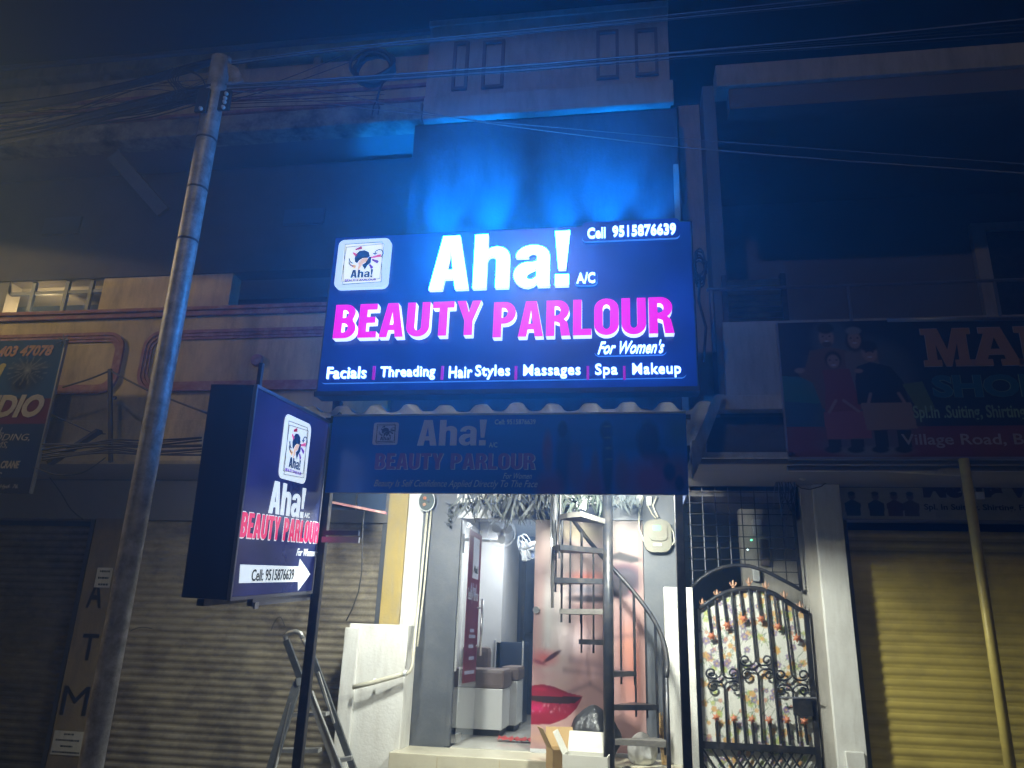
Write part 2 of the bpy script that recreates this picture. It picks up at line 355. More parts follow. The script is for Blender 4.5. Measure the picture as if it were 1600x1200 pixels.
# ------------------------------------------------------------------ lettering
def arc(cx, cy, rx, ry, a0, a1, n=8):
    return [(cx + rx*math.cos(math.radians(a0 + (a1-a0)*k/n)), cy + ry*math.sin(math.radians(a0 + (a1-a0)*k/n))) for k in range(n+1)]
GL = {
 'A': (.60, [[(0,0),(.17,1),(.43,1),(.60,0),(.40,0),(.372,.2),(.228,.2),(.20,0)], [(.252,.36),(.348,.36),(.30,.74)]]),
 'B': (.55, [[(0,0),(0,1)] + [(.27,1)] + arc(.27,.755,.245,.245,90,-20,8) + [(.46,.55)] + arc(.28,.29,.27,.29,42,-90,9), [(.20,.60)] + arc(.25,.715,.09,.115,-90,90,6) + [(.20,.83)], [(.20,.17)] + arc(.25,.305,.105,.135,-90,90,6) + [(.20,.44)]]),
 'E': (.46, [[(0,0),(0,1),(.44,1),(.44,.82),(.2,.82),(.2,.61),(.41,.61),(.41,.43),(.2,.43),(.2,.18),(.46,.18),(.46,0)]]),
 'U': (.56, [[(0,1),(.2,1)] + [(.2,.30)] + arc(.28,.28,.08,.11,180,360,8) + [(.36,1),(.56,1)] + arc(.28,.28,.28,.29,0,-180,12)]),
 'T': (.52, [[(0,1),(.52,1),(.52,.81),(.36,.81),(.36,0),(.16,0),(.16,.81),(0,.81)]]),
 'Y': (.58, [[(0,1),(.21,1),(.29,.66),(.37,1),(.58,1),(.39,.42),(.39,0),(.19,0),(.19,.42)]]),
 'P': (.54, [[(0,0),(0,1),(.27,1)] + arc(.27,.69,.27,.31,90,-90,12) + [(.2,.38),(.2,0)], [(.2,.55)] + arc(.245,.69,.095,.14,-90,90,7) + [(.2,.83)]]),
 'R': (.57, [[(0,0),(0,1),(.29,1)] + arc(.28,.71,.26,.29,90,-58,10) + [(.50,.38),(.57,0),(.36,0),(.315,.36),(.2,.41),(.2,0)], [(.2,.57)] + arc(.245,.70,.095,.13,-90,90,7) + [(.2,.83)]]),
 'L': (.43, [[(0,0),(0,1),(.2,1),(.2,.18),(.43,.18),(.43,0)]]),
 'O': (.57, [arc(.285,.72,.285,.29,0,180,10) + arc(.285,.28,.285,.29,180,360,10), arc(.285,.72,.085,.12,0,180,8) + arc(.285,.28,.085,.12,180,360,8)]),
 'h': (.54, [[(0,0),(0,1),(.2,1),(.2,.70)] + arc(.34,.56,.20,.20,135,0,8) + [(.54,0),(.34,0)] + arc(.27,.50,.07,.09,0,180,6) + [(.2,0)]]),
 'a': (.54, [[(.03,.54),(.22,.54)] + arc(.275,.555,.07,.07,180,0,6) + [(.34,.46)] + arc(.22,.22,.22,.23,75,270,10) + [(.30,.02),(.35,.08),(.36,0),(.54,0),(.53,.08),(.53,.55)] + arc(.28,.56,.25,.20,0,170,9), [(.34,.33),(.24,.28)] + arc(.255,.2,.07,.075,130,300,6) + [(.34,.18)]]),
 '!': (.22, [[(0,1),(.22,1),(.165,.30),(.055,.30)], [(.01,0),(.01,.2),(.21,.2),(.21,0)]]),
}
def curve_mesh(polys, depth):
    cu = bpy.data.curves.new('c', 'CURVE'); cu.dimensions = '2D'; cu.fill_mode = 'BOTH'; cu.extrude = depth/2
    for P in polys:
        s = cu.splines.new('POLY'); s.points.add(len(P)-1)
        for i, p in enumerate(P): s.points[i].co = (p[0], p[1], 0, 1)
        s.use_cyclic_u = True
    o = bpy.data.objects.new('c', cu); me = bpy.data.meshes.new_from_object(o)
    bpy.data.objects.remove(o); bpy.data.curves.remove(cu); return me
def font_mesh(body, depth, bold=0, shear=0, spacing=1):
    cu = bpy.data.curves.new('t', 'FONT'); cu.body = body; cu.size = 1; cu.extrude = depth/2; cu.offset = bold; cu.shear = shear; cu.space_character = spacing; cu.resolution_u = 3
    o = bpy.data.objects.new('t', cu); me = bpy.data.meshes.new_from_object(o)
    bpy.data.objects.remove(o); bpy.data.curves.remove(cu); return me
def place_mesh(me, o, u, v, x0, y0, sx, sy, d):
    """map (x,y,z) of a flat mesh to o + u*(x0+x*sx) + v*(y0+y*sy) + n*(z+d)"""
    o, u, v = Vector(o), Vector(u), Vector(v); n = u.cross(v)
    for vt in me.vertices:
        x, y, z = vt.co; vt.co = o + u*(x0 + x*sx) + v*(y0 + y*sy) + n*(z + d)
def split_sides(me, n):
    for p in me.polygons: p.material_index = 0 if p.normal.dot(n) > .7 else 1
def word(txt, o, u, v, x0, x1, y0, y1, d, depth, face, side, parent, gap=.065, name='letter', slant=0):
    """own condensed bold letters filling the rectangle; every letter a part"""
    tot = sum(GL[c][0] for c in txt) + gap*(len(txt)-1); sx = (x1-x0)/tot; x = x0; res_ = []
    un = Vector(u).normalized(); vn = Vector(v).normalized()
    for c in txt:
        g = GL[c]; me = curve_mesh(g[1], depth)
        place_mesh(me, o, un, vn, x, y0, sx, (y1-y0), d + depth/2)
        if slant:
            pass
        me.update(); 
        if side is not None: split_sides(me, un.cross(vn)); res_.append(finish(name, me, [face, side], parent))
        else: res_.append(finish(name, me, face, parent))
        x += (g[0]+gap)*sx
    return res_
def textbox(txt, o, u, v, x0, x1, y0, y1, d, depth, face, parent, bold=.02, shear=0, name='lettering', side=None, spacing=1):
    me = font_mesh(txt, depth, bold, shear, spacing)
    co = np.array([vt.co[:] for vt in me.vertices]); mn, mxx = co.min(0), co.max(0)
    sx = (x1-x0)/(mxx[0]-mn[0]); sy = (y1-y0)/(mxx[1]-mn[1])
    un = Vector(u).normalized(); vn = Vector(v).normalized()
    place_mesh(me, o, un, vn, x0 - mn[0]*sx, y0 - mn[1]*sy, sx, sy, d + depth/2); me.update()
    if side is not None:
        split_sides(me, un.cross(vn)); return finish(name, me, [face, side], parent)
    return finish(name, me, face, parent)
XU, ZU = Vector((1,0,0)), Vector((0,0,1))
def fl(Y):  # helper giving front-facing plane origin
    return Vector((0, Y, 0))
def rect(px0, py0, px1, py1, Y):   # pixel box (left, top, right, bottom) -> world x0,x1,z0,z1 on a facade-parallel plane
    mx, my = (px0+px1)/2, (py0+py1)/2
    return at(px0, my, Y).x, at(px1, my, Y).x, at(mx, py1, Y).z, at(mx, py0, Y).z

# ================================================================== SETTING
def setting(name, bm, m): return tag(obj(name, bm, m), kind='structure')
setting('ground', box(BM(), -150, 150, -150, 150, -.3, -.012), M['asphalt'])
setting('road', box(BM(), -60, 60, -6, 4.4, -.01, 0), M['asphalt'])
setting('pavement', box(BM(), -60, 60, 4.4, 7.98, -.005, .10, .02), M['pavement'])

# ------------------------------------------------------------------ slatted shutters (each slat a part)
def slat_profile(pitch, depth, flat=.22):
    P = []
    for k in range(6):
        a = k/5; P.append((-depth*math.sin(math.pi*a)**.8, pitch*(flat + (1-flat)*a)))
    return [(0, 0)] + P
def shutter(name, label, x0, x1, Y, z0, z1, pitch, material, depth=.016, flat=.22):
    t = thing(name, label, 'rolling shutter', ((x0+x1)/2, Y, z0))
    nsl = int((z1-z0)/pitch); first = None
    for k in range(nsl):
        z = z0 + k*pitch
        if first is None:
            bm = BM(); pr = slat_profile(pitch, depth, flat)
            A = [bm.verts.new((x0, Y+y, z+h)) for y, h in pr]; B = [bm.verts.new((x1, Y+y, z+h)) for y, h in pr]
            for i in range(len(pr)-1): bm.faces.new((A[i], B[i], B[i+1], A[i+1]))
            me = bpy.data.meshes.new('slat'); bm.to_mesh(me); bm.free(); me.polygons.foreach_set('use_smooth', [i > 0 for i in range(len(me.polygons))])
            first = finish('slat', me, material, t)
            zb = WO[first.name].z - z
        else: inst(first, (WO[first.name].x, WO[first.name].y, z + zb), t, 'slat')
    bx('guide_rail', M['dark_grey_paint'], t, x0-.05, x0, Y-.05, Y+.02, z0, z1); bx('guide_rail', M['dark_grey_paint'], t, x1, x1+.05, Y-.05, Y+.02, z0, z1)
    return t

# ------------------------------------------------------------------ left building
LB = thing('ochre_building', 'ochre two storey building with pink rounded mouldings left of the lit parlour sign', 'building', (-6, 8, 0))
XL0, XL1 = -11.5, -2.34
zb, zt = 3.21, 4.80
# wall pieces around the two shutters
bx('wall', M['plaster_grey'], LB, XL0, XL1, 8.0, 8.2, 2.75, 3.2)
xa = PX(128, 900, 8.0)
bx('pillar', M['ochre_dark'], LB, PX(118, 970, 7.93), PX(178, 970, 7.93), 7.93, 8.2, .1, 2.75)
bx('pillar', M['yellow_paint'], LB, -2.57, -2.36, 7.95, 8.2, .1, 3.2)
bx('balcony_slab', M['plaster_grey'], LB, XL0, XL1-.02, 7.16, 8.0, 3.21, 3.33)
bx('parapet', M['ochre'], LB, XL0, XL1-.02, 7.0, 7.16, 3.205, 4.80, .01)
def trim(y0_, prof_z, x0, x1, nm='moulding'):
    bm = BM()
    for za, zb_, d in prof_z: box(bm, x0, x1, y0_-d, y0_+.01, za, zb_, .008)
    return obj(nm, bm, M['pink_trim'], LB)
trim(7.0, [(4.80,4.855,.03),(4.857,4.90,.05)], XL0, XL1-.02)
bx('coping', M['pink_trim'], LB, XL0, XL1-.02, 7.0, 7.16, 4.80, 4.902)
# small lip at mid height of the parapet (below the rounded frames)
bx('parapet_lip', M['ochre'], LB, XL0, XL1-.02, 6.965, 7.0, 3.195, 3.63, .008)
def rounded_frame(x0, x1, z0, z1, r=.20, n=3):
    bm = BM()
    for k, (off, wd_, dp) in enumerate([(0,.037,.030),(.039,.034,.022),(.075,.03,.014)]):
        P0 = rr_pts(x0+off, z0+off, x1-off, z1-off, r-off*.7, 6); P1 = rr_pts(x0+off+wd_, z0+off+wd_, x1-off-wd_, z1-off-wd_, max(r-off*.7-wd_, .02), 6)
        nn = len(P0)
        a = [bm.verts.new((p[0], 7.0-dp, p[1])) for p in P0]; b = [bm.verts.new((p[0], 7.0-dp, p[1])) for p in P1]
        a2 = [bm.verts.new((p[0], 7.0, p[1])) for p in P0]; b2 = [bm.verts.new((p[0], 7.0, p[1])) for p in P1]
        for i in range(nn):
            j = (i+1) % nn
            bm.faces.new((a[i], a[j], b[j], b[i])); bm.faces.new((a2[i], a[i], a[j], a2[j])); bm.faces.new((b[i], b2[i], b2[j], b[j]))
    return obj('moulding', bm, M['pink_trim'], LB)
zf0, zf1 = PZ(260, 612, 7), PZ(300, 517, 7)
rounded_frame(PX(222, 560, 7), -2.5, zf0, zf1)
rounded_frame(-10.2, PX(192, 560, 7), PZ(150, 616, 7), PZ(150, 521, 7))
# first floor wall behind the balcony with two window openings, and the terrace above
zs = PZ(260, 431, 7.5) - .06
x_w0, x_w1 = PX(158, 460, 7.5), PX(360, 455, 7.5)
bx('wall', M['ochre'], LB, x_w0, x_w1, 7.5, 7.7, 4.6, zs+.06)
xw_l0 = PX(8, 470, 7.5)
bx('wall', M['plaster_grey'], LB, XL0, xw_l0, 7.5, 7.7, 4.6, zs+.06)
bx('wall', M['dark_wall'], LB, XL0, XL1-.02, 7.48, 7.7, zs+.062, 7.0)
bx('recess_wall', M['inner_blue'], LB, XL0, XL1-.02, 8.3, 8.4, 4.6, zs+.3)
bx('ceiling', M['plaster_grey'], LB, XL0, XL1-.02, 7.71, 8.3, zs+.10, zs+.2)
# left window: bars, curtains
win = thing('lit_window', 'window with a lamp and curtains glowing behind dark bars at the left edge above the pink ledge', 'window', (PX(80, 470, 7.55), 7.55, 4.9))
for px_, wd_ in ((47, .05), (99, .05), (137, .045)):
    xx = PX(px_, 470, 7.52); bx('bar', M['sign_back'], win, xx-wd_/2, xx+wd_/2, 7.52, 7.56, 4.85, zs+.055)
bx('frame', M['sign_back'], win, xw_l0+.01, x_w0-.01, 7.53, 7.57, 5.40, 5.44)
bx('curtain', M['curtain_pale'], win, PX(18, 480, 7.8), PX(38, 480, 7.8), 7.80, 7.82, 4.6, 5.16)
bx('curtain', M['curtain_warm'], win, PX(36, 480, 7.75), PX(53, 480, 7.75), 7.75, 7.77, 4.6, 5.2)
bx('curtain', M['curtain_pale'], win, PX(57, 480, 7.9), PX(82, 480, 7.9), 7.90, 7.92, 4.6, 5.1)
bx('curtain', M['inner_blue'], win, PX(82, 480, 7.8), PX(155, 480, 7.8), 7.80, 7.82, 4.6, 5.3)
bm = BM(); lathe(bm, [(.003,-.02),(.016,-.012),(.02,0),(.012,.018),(.003,.03)], at(24, 474, 7.74), 10); obj('bulb', bm, M['bulb'], win)
# roof slab, ledge and slotted parapet
zl0 = 7.10
bx('roof_slab', M['plaster_grey'], LB, XL0, XL1-.02, 7.16, 8.4, 7.10, 7.30)
bx('ledge', M['grime'], LB, XL0, -2.24, 6.90, 7.16, 7.085, 7.33, .02)
bx('parapet', M['ochre'], LB, XL0, -2.24, 7.02, 7.16, 7.335, 8.085)
bx('moulding', M['pink_trim'], LB, XL0, -2.24, 6.99, 7.02, 7.62, 7.66); bx('moulding', M['pink_trim'], LB, XL0, -2.24, 6.99, 7.02, 7.74, 7.78)
bx('moulding', M['pink_trim'], LB, XL0, -2.24, 6.98, 7.02, 7.42, 7.46)
bx('coping', M['ochre'], LB, XL0, -2.24, 6.98, 7.16, 8.20, 8.34, .015); bx('coping', M['plaster_grey'], LB, XL0, -2.24, 6.94, 7.2, 8.342, 8.40, .01)
for px_ in (-30, 66, 168, 275, 378, 495, 590):
    xx = PX(px_, 118-px_*.055, 7.02); bx('baluster', M['ochre'], LB, xx-.05, xx+.05, 7.03, 7.15, 8.086, 8.199, .02)
# diagonal strut and vent on the wall coloured for shade
bm = BM(); beam(bm, at(178, 243, 7.05), at(256, 332, 7.44), .16, .10); obj('bracket', bm, M['dark_grey_paint'], LB)
p = at(100, 352, 7.47); bx('vent', M['inner_blue'], LB, p.x-.26, p.x+.24, 7.44, 7.475, p.z-.13, p.z+.1)
p = at(470, 340, 7.47); bx('vent', M['inner_blue'], LB, p.x-.20, p.x+.3, 7.44, 7.475, p.z-.1, p.z+.1)
# small things on the parapet
bm = BM(); lathe(bm, [(.07,0),(.06,-.03),(.02,-.04)], at(402, 563, 6.995), 12, 'Y'); obj('vent_grille', bm, M['pink_trim'], LB)

shutter('rolling_shutter', 'grey brown rolling shutter behind the utility pole and step ladder, second shutter from the left', PX(180, 900, 8.02), -2.64, 8.06, .10, 2.745, .0755, M['slat_grey'])
shutter('rolling_shutter', 'dark olive glossy rolling shutter at the far left edge beside the painted pillar', -9.2, PX(112, 985, 8.02)-.03, 8.06, .10, 2.745, .078, M['slat_olive'], .02, .3)

# lettering on the pillar: A T M painted downwards, plus pasted notices
def flat_text(txt, pxb, Y, m, parent, bold=.02, shear=0, name='lettering', d=.003, depth=.002):
    x0, x1, z0, z1 = rect(*pxb, Y); return textbox(txt, (0, Y, 0), XU, ZU, x0, x1, z0, z1, d, depth, m, parent, bold, shear, name)
pl = thing('painted_letters', 'black letters A T M painted down the yellow pillar behind the utility pole', 'lettering', at(130, 1050, 7.928))
for ch, b in (('A', (138, 905, 162, 950)), ('T', (127, 990, 152, 1032)), ('M', (97, 1072, 138, 1118))):
    flat_text(ch, b, 7.93, M['ink_black'], pl, .012 if ch != 'M' else 0)
def notice(pxb, Y, label, lines, material='plaster_cream', nm='paper_notice'):
    x0, x1, z0, z1 = rect(*pxb, Y); t = thing(nm, label, 'notice', ((x0+x1)/2, Y, z0))
    bx('sheet', M[material], t, x0, x1, Y-.004, Y-.001, z0, z1)
    n = len(lines)
    for i, fr in enumerate(lines):
        h = (z1-z0)/len(lines); zz = z1 - h*(i+.7); xm = (x0+x1)/2; bm = BM(); xx = xm-(x1-x0)*fr/2
        while xx < xm+(x1-x0)*fr/2:
            wq = rnd.uniform(.008, .03); box(bm, xx, xx+wq, Y-.0055, Y-.0042, zz, zz+h*.3); xx += wq+.008
        o_ = obj('print_line', bm, M['ink_black'], t); o_['kind'] = 'stuff'
    return t
notice((82, 1142, 128, 1180), 7.925, 'pale paper notice with small print pasted low on the yellow pillar', [.3, .8, .4, .9])
notice((150, 887, 174, 918), 7.925, 'crumpled white paper stuck high on the pillar behind the utility pole', [.6, .7, .5])

# ------------------------------------------------------------------ parlour building
PB = thing('parlour_building', 'narrow dark grey parlour building with framed roof parapet in the middle of the photo', 'building', (-.8, 8, 0))
bx('wall', M['white_paint'], PB, -2.355, -2.18, 7.97, 8.2, .1, 3.3)
bx('wall', M['dark_grey_paint'], PB, -2.178, -1.80, 7.94, 8.2, .1, 3.3)
bx('wall', M['dark_grey_paint'], PB, .135, .54, 7.94, 8.2, .1, 3.3)
bx('wall', M['dark_grey_paint'], PB, -1.80, .135, 7.96, 8.2, 2.94, 3.3)
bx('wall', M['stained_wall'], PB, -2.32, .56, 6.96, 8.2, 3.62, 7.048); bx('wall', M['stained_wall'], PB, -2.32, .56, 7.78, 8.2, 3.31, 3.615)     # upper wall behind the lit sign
bx('door_lintel', M['inner_blue'], PB, -1.80, .135, 7.93, 8.02, 2.80, 2.93)
bx('step', M['tile_cream'], PB, -2.20, .50, 7.42, 7.935, .1, .59, .008)
for xs_ in (-1.75, -1.18, -.62, -.05): bx('tile_joint', M['ochre'], PB, xs_, xs_+.006, 7.418, 7.425, .11, .57)
# roof parapet with raised frames
bx('roof_parapet', M['plaster_cream'], PB, -2.22, .50, 6.92, 7.1, 7.06, 8.38)
bx('coping', M['plaster_cream'], PB, -2.235, .515, 6.90, 7.12, 8.382, 8.46)
bx('parapet_base', M['plaster_cream'], PB, -2.215, .53, 6.86, 6.92, 7.05, 7.34, .01)
bx('soffit', M['plaster_grey'], PB, -2.3, .50, 7.1, 7.75, 7.06, 7.2)
for b in ((708, 68, 732, 142), (754, 66, 788, 139), (932, 50, 967, 125), (992, 47, 1028, 120)):
    x0, x1, z0, z1 = rect(*b, 6.92); bm = BM(); t_ = .035
    for q in ((x0, x1, z1-t_, z1), (x0, x1, z0, z0+t_), (x0, x0+t_, z0+t_, z1-t_), (x1-t_, x1, z0+t_, z1-t_)): box(bm, q[0], q[1], 6.885, 6.922, q[2], q[3])
    obj('parapet_frame', bm, M['plaster_grey'], PB)
bx('column', M['plaster_cream'], PB, PX(1066, 340, 7.5), .86, 7.5, 7.74, 3.35, 7.5, .01)
bx('drain_pipe', M['plaster_cream'], PB, .50, .555, 6.89, 6.95, 3.65, 6.3)

# glass front
door = thing('glass_door', 'open glass door with maroon sticker strip and long steel handle at the parlour entrance', 'door', (-1.70, 8.02, .60))
hx, hy = -1.725, 8.05; ex, ey = -1.70, 8.78              # hinge and free edge
du = Vector((ex-hx, ey-hy, 0)); dl = du.length; du.normalize()
def dbox(nm, m, a0, a1, z0, z1, th, off=0):
    n_ = du.cross(ZU); bm = BM(); vs = []
    for d_ in (off, off+th):
        for a, z in ((a0, z0), (a1, z0), (a1, z1), (a0, z1)): vs.append(bm.verts.new(Vector((hx, hy, 0)) + du*a + ZU*z + n_*d_))
    for f in [(0,1,2,3),(7,6,5,4),(0,4,5,1),(1,5,6,2),(2,6,7,3),(3,7,4,0)]: bm.faces.new([vs[i] for i in f])
    return obj(nm, bm, m, door)
dbox('glass_pane', M['door_glass'], 0, dl, .62, 2.78, .01)
dbox('sticker', M['maroon'], .12, dl-.02, 1.16, 2.72, .003, .011)
dbox('sticker', M['print_white'], .32, .60, 2.22, 2.66, .002, .0145)
dbox('patch_fitting', M['steel_bright'], 0, .15, .62, .70, .02, -.004)
textbox('Beauty Parlour', Vector((hx, hy, 0)), du, ZU, .16, .66, 1.95, 2.11, .0145, .001, M['print_white'], door, .01)
for zz, a0, a1 in ((1.66, .34, .52), (1.60, .30, .60), (1.50, .30, .52), (1.38, .34, .58), (1.24, .18, .62)): dbox('sticker_mark', M['print_grey'], a0, a1, zz, zz+.035, .001, .0145)
textbox('Aha!', Vector((hx, hy, 0)), du, ZU, .36, .56, 2.28, 2.36, .018, .001, M['ink_black'], door, .03)
textbox('Aha!', Vector((hx, hy, 0)), du, ZU, .25, .55, 2.03, 2.17, .0145, .001, M['print_grey'], door, .02)
hb = Vector((hx, hy, 0)) + du*(dl-.09) + du.cross(ZU)*.07
bm = BM(); tube(bm, [hb+ZU*1.42, hb+ZU*2.02], .014, 10); hd = obj('handle', bm, M['steel_bright'], door, True)
for zz in (1.52, 1.92):
    bm = BM(); tube(bm, [hb+ZU*zz, hb+ZU*zz - du.cross(ZU)*.10], .010, 8); obj('standoff', bm, M['steel_bright'], hd)
jamb = bx('door_jamb', M['white_plastic'], PB, -1.798, -1.755, 7.99, 8.06, 1.28, 2.79)
bx('door_jamb', M['dark_grey_paint'], PB, -1.80, -1.76, 7.93, 7.985, .6, 2.80)

# face poster on the fixed pane
def face_paint(U, V):
    # U 0..1 to the right, V 0..1 upwards ; pixel box x 831-1000, y 790-1172
    def u(px_): return (px_-832)/170.0
    def v(py_): return (1172-py_)/382.0
    ny, nx = U.shape
    img = np.zeros(U.shape + (3,), np.float32); img[:] = (.82, .60, .58)
    img = mixc(img, np.clip((V-.55)/.5, 0, 1), (.86, .78, .74))
    img = mixc(img, ell(U, V, u(870), v(960), .22, .42, .9), (.95, .88, .86))
    img = mixc(img, ell(U, V, u(855), v(970), .07, .3, .9)*.9, (.99, .97, .95))
    img = mixc(img, ell(U, V, u(842), v(900), .05, .35, .9)*.5, (.97, .75, .72))
    img = mixc(img, ell(U, V, u(905), v(815), .35, .06, .9)*.6, (.92, .84, .55))
    img = mixc(img, ell(U, V, u(985), v(1040), .18, .28, .9)*.8, (.85, .42, .32))
    img = mixc(img, ell(U, V, u(975), v(1000), .10, .10, .9)*.6, (.93, .52, .38))
    img = mixc(img, ell(U, V, u(900), v(1000), .28, .09, .9)*.5, (.93, .85, .90))
    # cheek hatch / soft ribs
    img = mixc(img, (np.sin(U*60) > .6)*ell(U, V, u(905), v(900), .25, .2, .6)*.12, (.55, .45, .5))
    # brow
    for k in range(14):
        x = 958 + k*2.6; img = mixc(img, seg(U, V, (u(x-8), v(858+k*.5)), (u(x+8), v(850+k*.9)), .012, .8)*.55, (.12, .10, .12))
    img = mixc(img, ell(U, V, u(975), v(880), .16, .035, .9)*.9, (.75, .28, .38))
    # eye shadow, right eye
    img = mixc(img, ell(U, V, u(972), v(896), .21, .09, .5), (.20, .12, .20))
    img = mixc(img, ell(U, V, u(975), v(888), .12, .04, .9)*.8, (.32, .32, .40))
    img = mixc(img, ell(U, V, u(958), v(918), .14, .03, .6), (.10, .05, .10))
    img = mixc(img, ell(U, V, u(985), v(915), .05, .015, .7), (.85, .35, .38))
    img = mixc(img, ell(U, V, u(966), v(904), .17, .055, .6), (.10, .06, .11))
    # left closed eye
    img = mixc(img, ell(U, V, u(915), v(893), .26, .035, .9)*.9, (.92, .38, .30))
    img = mixc(img, ell(U, V, u(915), v(915), .24, .035, .8), (.50, .48, .54))
    img = mixc(img, ell(U, V, u(918), v(930), .24, .022, .6), (.13, .10, .14))
    img = mixc(img, ell(U, V, u(905), v(945), .18, .02, .9)*.6, (.60, .38, .40))
    # nose shadow and nostril
    img = mixc(img, ell(U, V, u(850), v(1030), .16, .05, .9)*.9, (.90, .33, .33))
    img = mixc(img, ell(U, V, u(862), v(1027), .10, .014, .5, 18), (.24, .09, .13))
    img = mixc(img, ell(U, V, u(842), v(1037), .09, .012, .7, -8)*.8, (.55, .16, .22))
    img = mixc(img, ell(U, V, u(850), v(1058), .22, .035, .9)*.5, (.90, .62, .66))
    # smoky lines over the cheek
    for a, b, w_ in (((890, 1030), (985, 1050), .03), ((880, 1048), (985, 1056), .02), ((920, 1000), (995, 985), .02), ((885, 1085), (920, 1068), .018), ((920, 1068), (945, 1085), .018)):
        img = mixc(img, seg(U, V, (u(a[0]), v(a[1])), (u(b[0]), v(b[1])), w_, .9)*.35, (.35, .25, .28))
    # mouth
    lips = polym(U, V, [(u(830), v(1075)), (u(848), v(1072)), (u(866), v(1075)), (u(888), v(1084)), (u(909), v(1088)), (u(900), v(1108)), (u(884), v(1124)), (u(862), v(1134)), (u(830), v(1136))])
    img = mixc(img, lips, (.56, .04, .14))
    img = mixc(img, polym(U, V, [(u(830), v(1090)), (u(850), v(1091)), (u(880), v(1090)), (u(908), v(1089)), (u(897), v(1100)), (u(875), v(1102)), (u(850), v(1101)), (u(830), v(1098))]), (.14, .05, .08))
    img = mixc(img, lips*ell(U, V, u(838), v(1110), .14, .03, .9), (.85, .05, .30))
    img = mixc(img, lips*ell(U, V, u(845), v(1080), .10, .012, .9)*.7, (.80, .06, .22))
    img = mixc(img, lips*np.clip(noise2(nx, ny, 40, 3)*3.2-1.9, 0, 1)*ell(U, V, u(858), v(1111), .36, .028, .5), (1, .8, .85))
    img = mixc(img, ell(U, V, u(850), v(1156), .2, .03, .9)*.5, (.93, .66, .48))
    edge = (U > .955).astype(np.float32); img = mixc(img, edge*.5, (.8, .6, .55))
    return .52*img**1.6
poster = thing('face_poster', 'large glossy poster of a made-up woman face with red lips on the fixed glass pane', 'poster', (-.42, 8.0, .62))
painting('print', (-.972, 7.985, .62), XU, ZU, 1.10, 2.20, 150, 290, face_paint, M['painted_satin'], poster)
bx('frame', M['white_plastic'], poster, -.975, .13, 7.975, 8.0, .585, .618)
bm = BM(); lathe(bm, [(.035,0),(.035,-.02),(.03,-.026)], at(838, 953, 7.98), 16, 'Y'); obj('door_knob', bm, M['steel_bright'], poster)

# interior room
PR = thing('parlour_room', 'white walled parlour interior with tiled floor seen through the open door', 'room', (-1.2, 9.9, .59))
bx('floor', M['floor_tile'], PR, -2.1, .4, 8.21, 11.8, .50, .595); bx('threshold', M['floor_tile'], PR, -1.75, -.97, 7.936, 8.21, .50, .596)
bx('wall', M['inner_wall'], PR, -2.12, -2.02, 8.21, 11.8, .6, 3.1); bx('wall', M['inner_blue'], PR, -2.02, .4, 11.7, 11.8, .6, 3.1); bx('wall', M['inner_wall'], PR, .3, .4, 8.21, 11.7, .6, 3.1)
bx('ceiling', M['inner_wall'], PR, -2.12, .4, 8.21, 11.8, 3.1, 3.2)
bx('wall_panel', M['inner_wall'], PR, -2.0, -1.66, 10.2, 11.68, .6, 3.09)
mr = thing('wall_mirror', 'tall dark mirror panel on the back wall of the parlour room', 'mirror', (-1.2, 11.6, 1.6))
bx('glass', M['mirror_dark'], mr, -1.55, -.9, 11.62, 11.69, 1.7, 3.0); bx('frame', M['black_metal'], mr, -1.60, -1.55, 11.6, 11.69, 1.6, 3.05)
dk = thing('reception_desk', 'dark blue reception desk with steel edge strips behind the brown seats', 'desk', (-1.45, 10.6, .6))
x0, x1, z0, z1 = rect(774, 1003, 816, 1046, 10.2); bx('front_panel', M['inner_blue'], dk, x0, x1, 10.2, 10.8, .6, z1, .01)
bx('edge_strip', M['steel_bright'], dk, x0-.02, x0, 10.17, 10.2, .6, z1+.02); bx('edge_strip', M['steel_bright'], dk, x1, x1+.02, 10.17, 10.2, .6, z1+.02)
def seat(nm, label, pxb, Y, dpt, arm=False):
    x0, x1, z0, z1 = rect(*pxb, Y); zz = z0 + (z1-z0)*.70
    t = thing(nm, label, 'bench', ((x0+x1)/2, Y, .6))
    bx('base', M['white_laminate'], t, x0, x1, Y, Y+dpt, .66, zz, .006); bx('plinth', M['black_metal'], t, x0+.03, x1-.03, Y+.03, Y+dpt, .598, .66)
    bx('cushion', M['brown_leather'], t, x0-.02, x1+.02, Y-.02, Y+dpt, zz+.002, z1+.03, .04)
    if arm: bx('armrest', M['brown_leather'], t, x0-.02, x0+.32, Y+dpt*.8, Y+dpt+.1, zz+.1, z1+.26, .06)
    return t
seat('bench_seat', 'nearer white bench with brown cushion just inside the open glass door', (706, 1049, 785, 1138), 8.95, .55, True)
seat('bench_seat', 'farther white bench with brown cushion behind the nearer bench', (785, 1045, 808, 1108), 9.5, .5)
# red cloth
cl = at(805, 1137, 8.6); bm = BM(); pts = {}
for i in range(13):
    for j in range(5):
        a, b = i/12-.5, j/4-.5
        pts[i, j] = bm.verts.new((cl.x + a*.34, 8.6 + b*.16 + rnd.uniform(-.02,.02), .60 + .05*abs(math.sin(i*1.3+j*.8))*(1-abs(b)) + .01*rnd.random()))
for i in range(12):
    for j in range(4): bm.faces.new((pts[i,j], pts[i+1,j], pts[i+1,j+1], pts[i,j+1]))
tag(obj('cloth', bm, M['red_cloth'], smooth=True), 'crumpled red cloth lying on the parlour floor by the white bench', 'cloth')
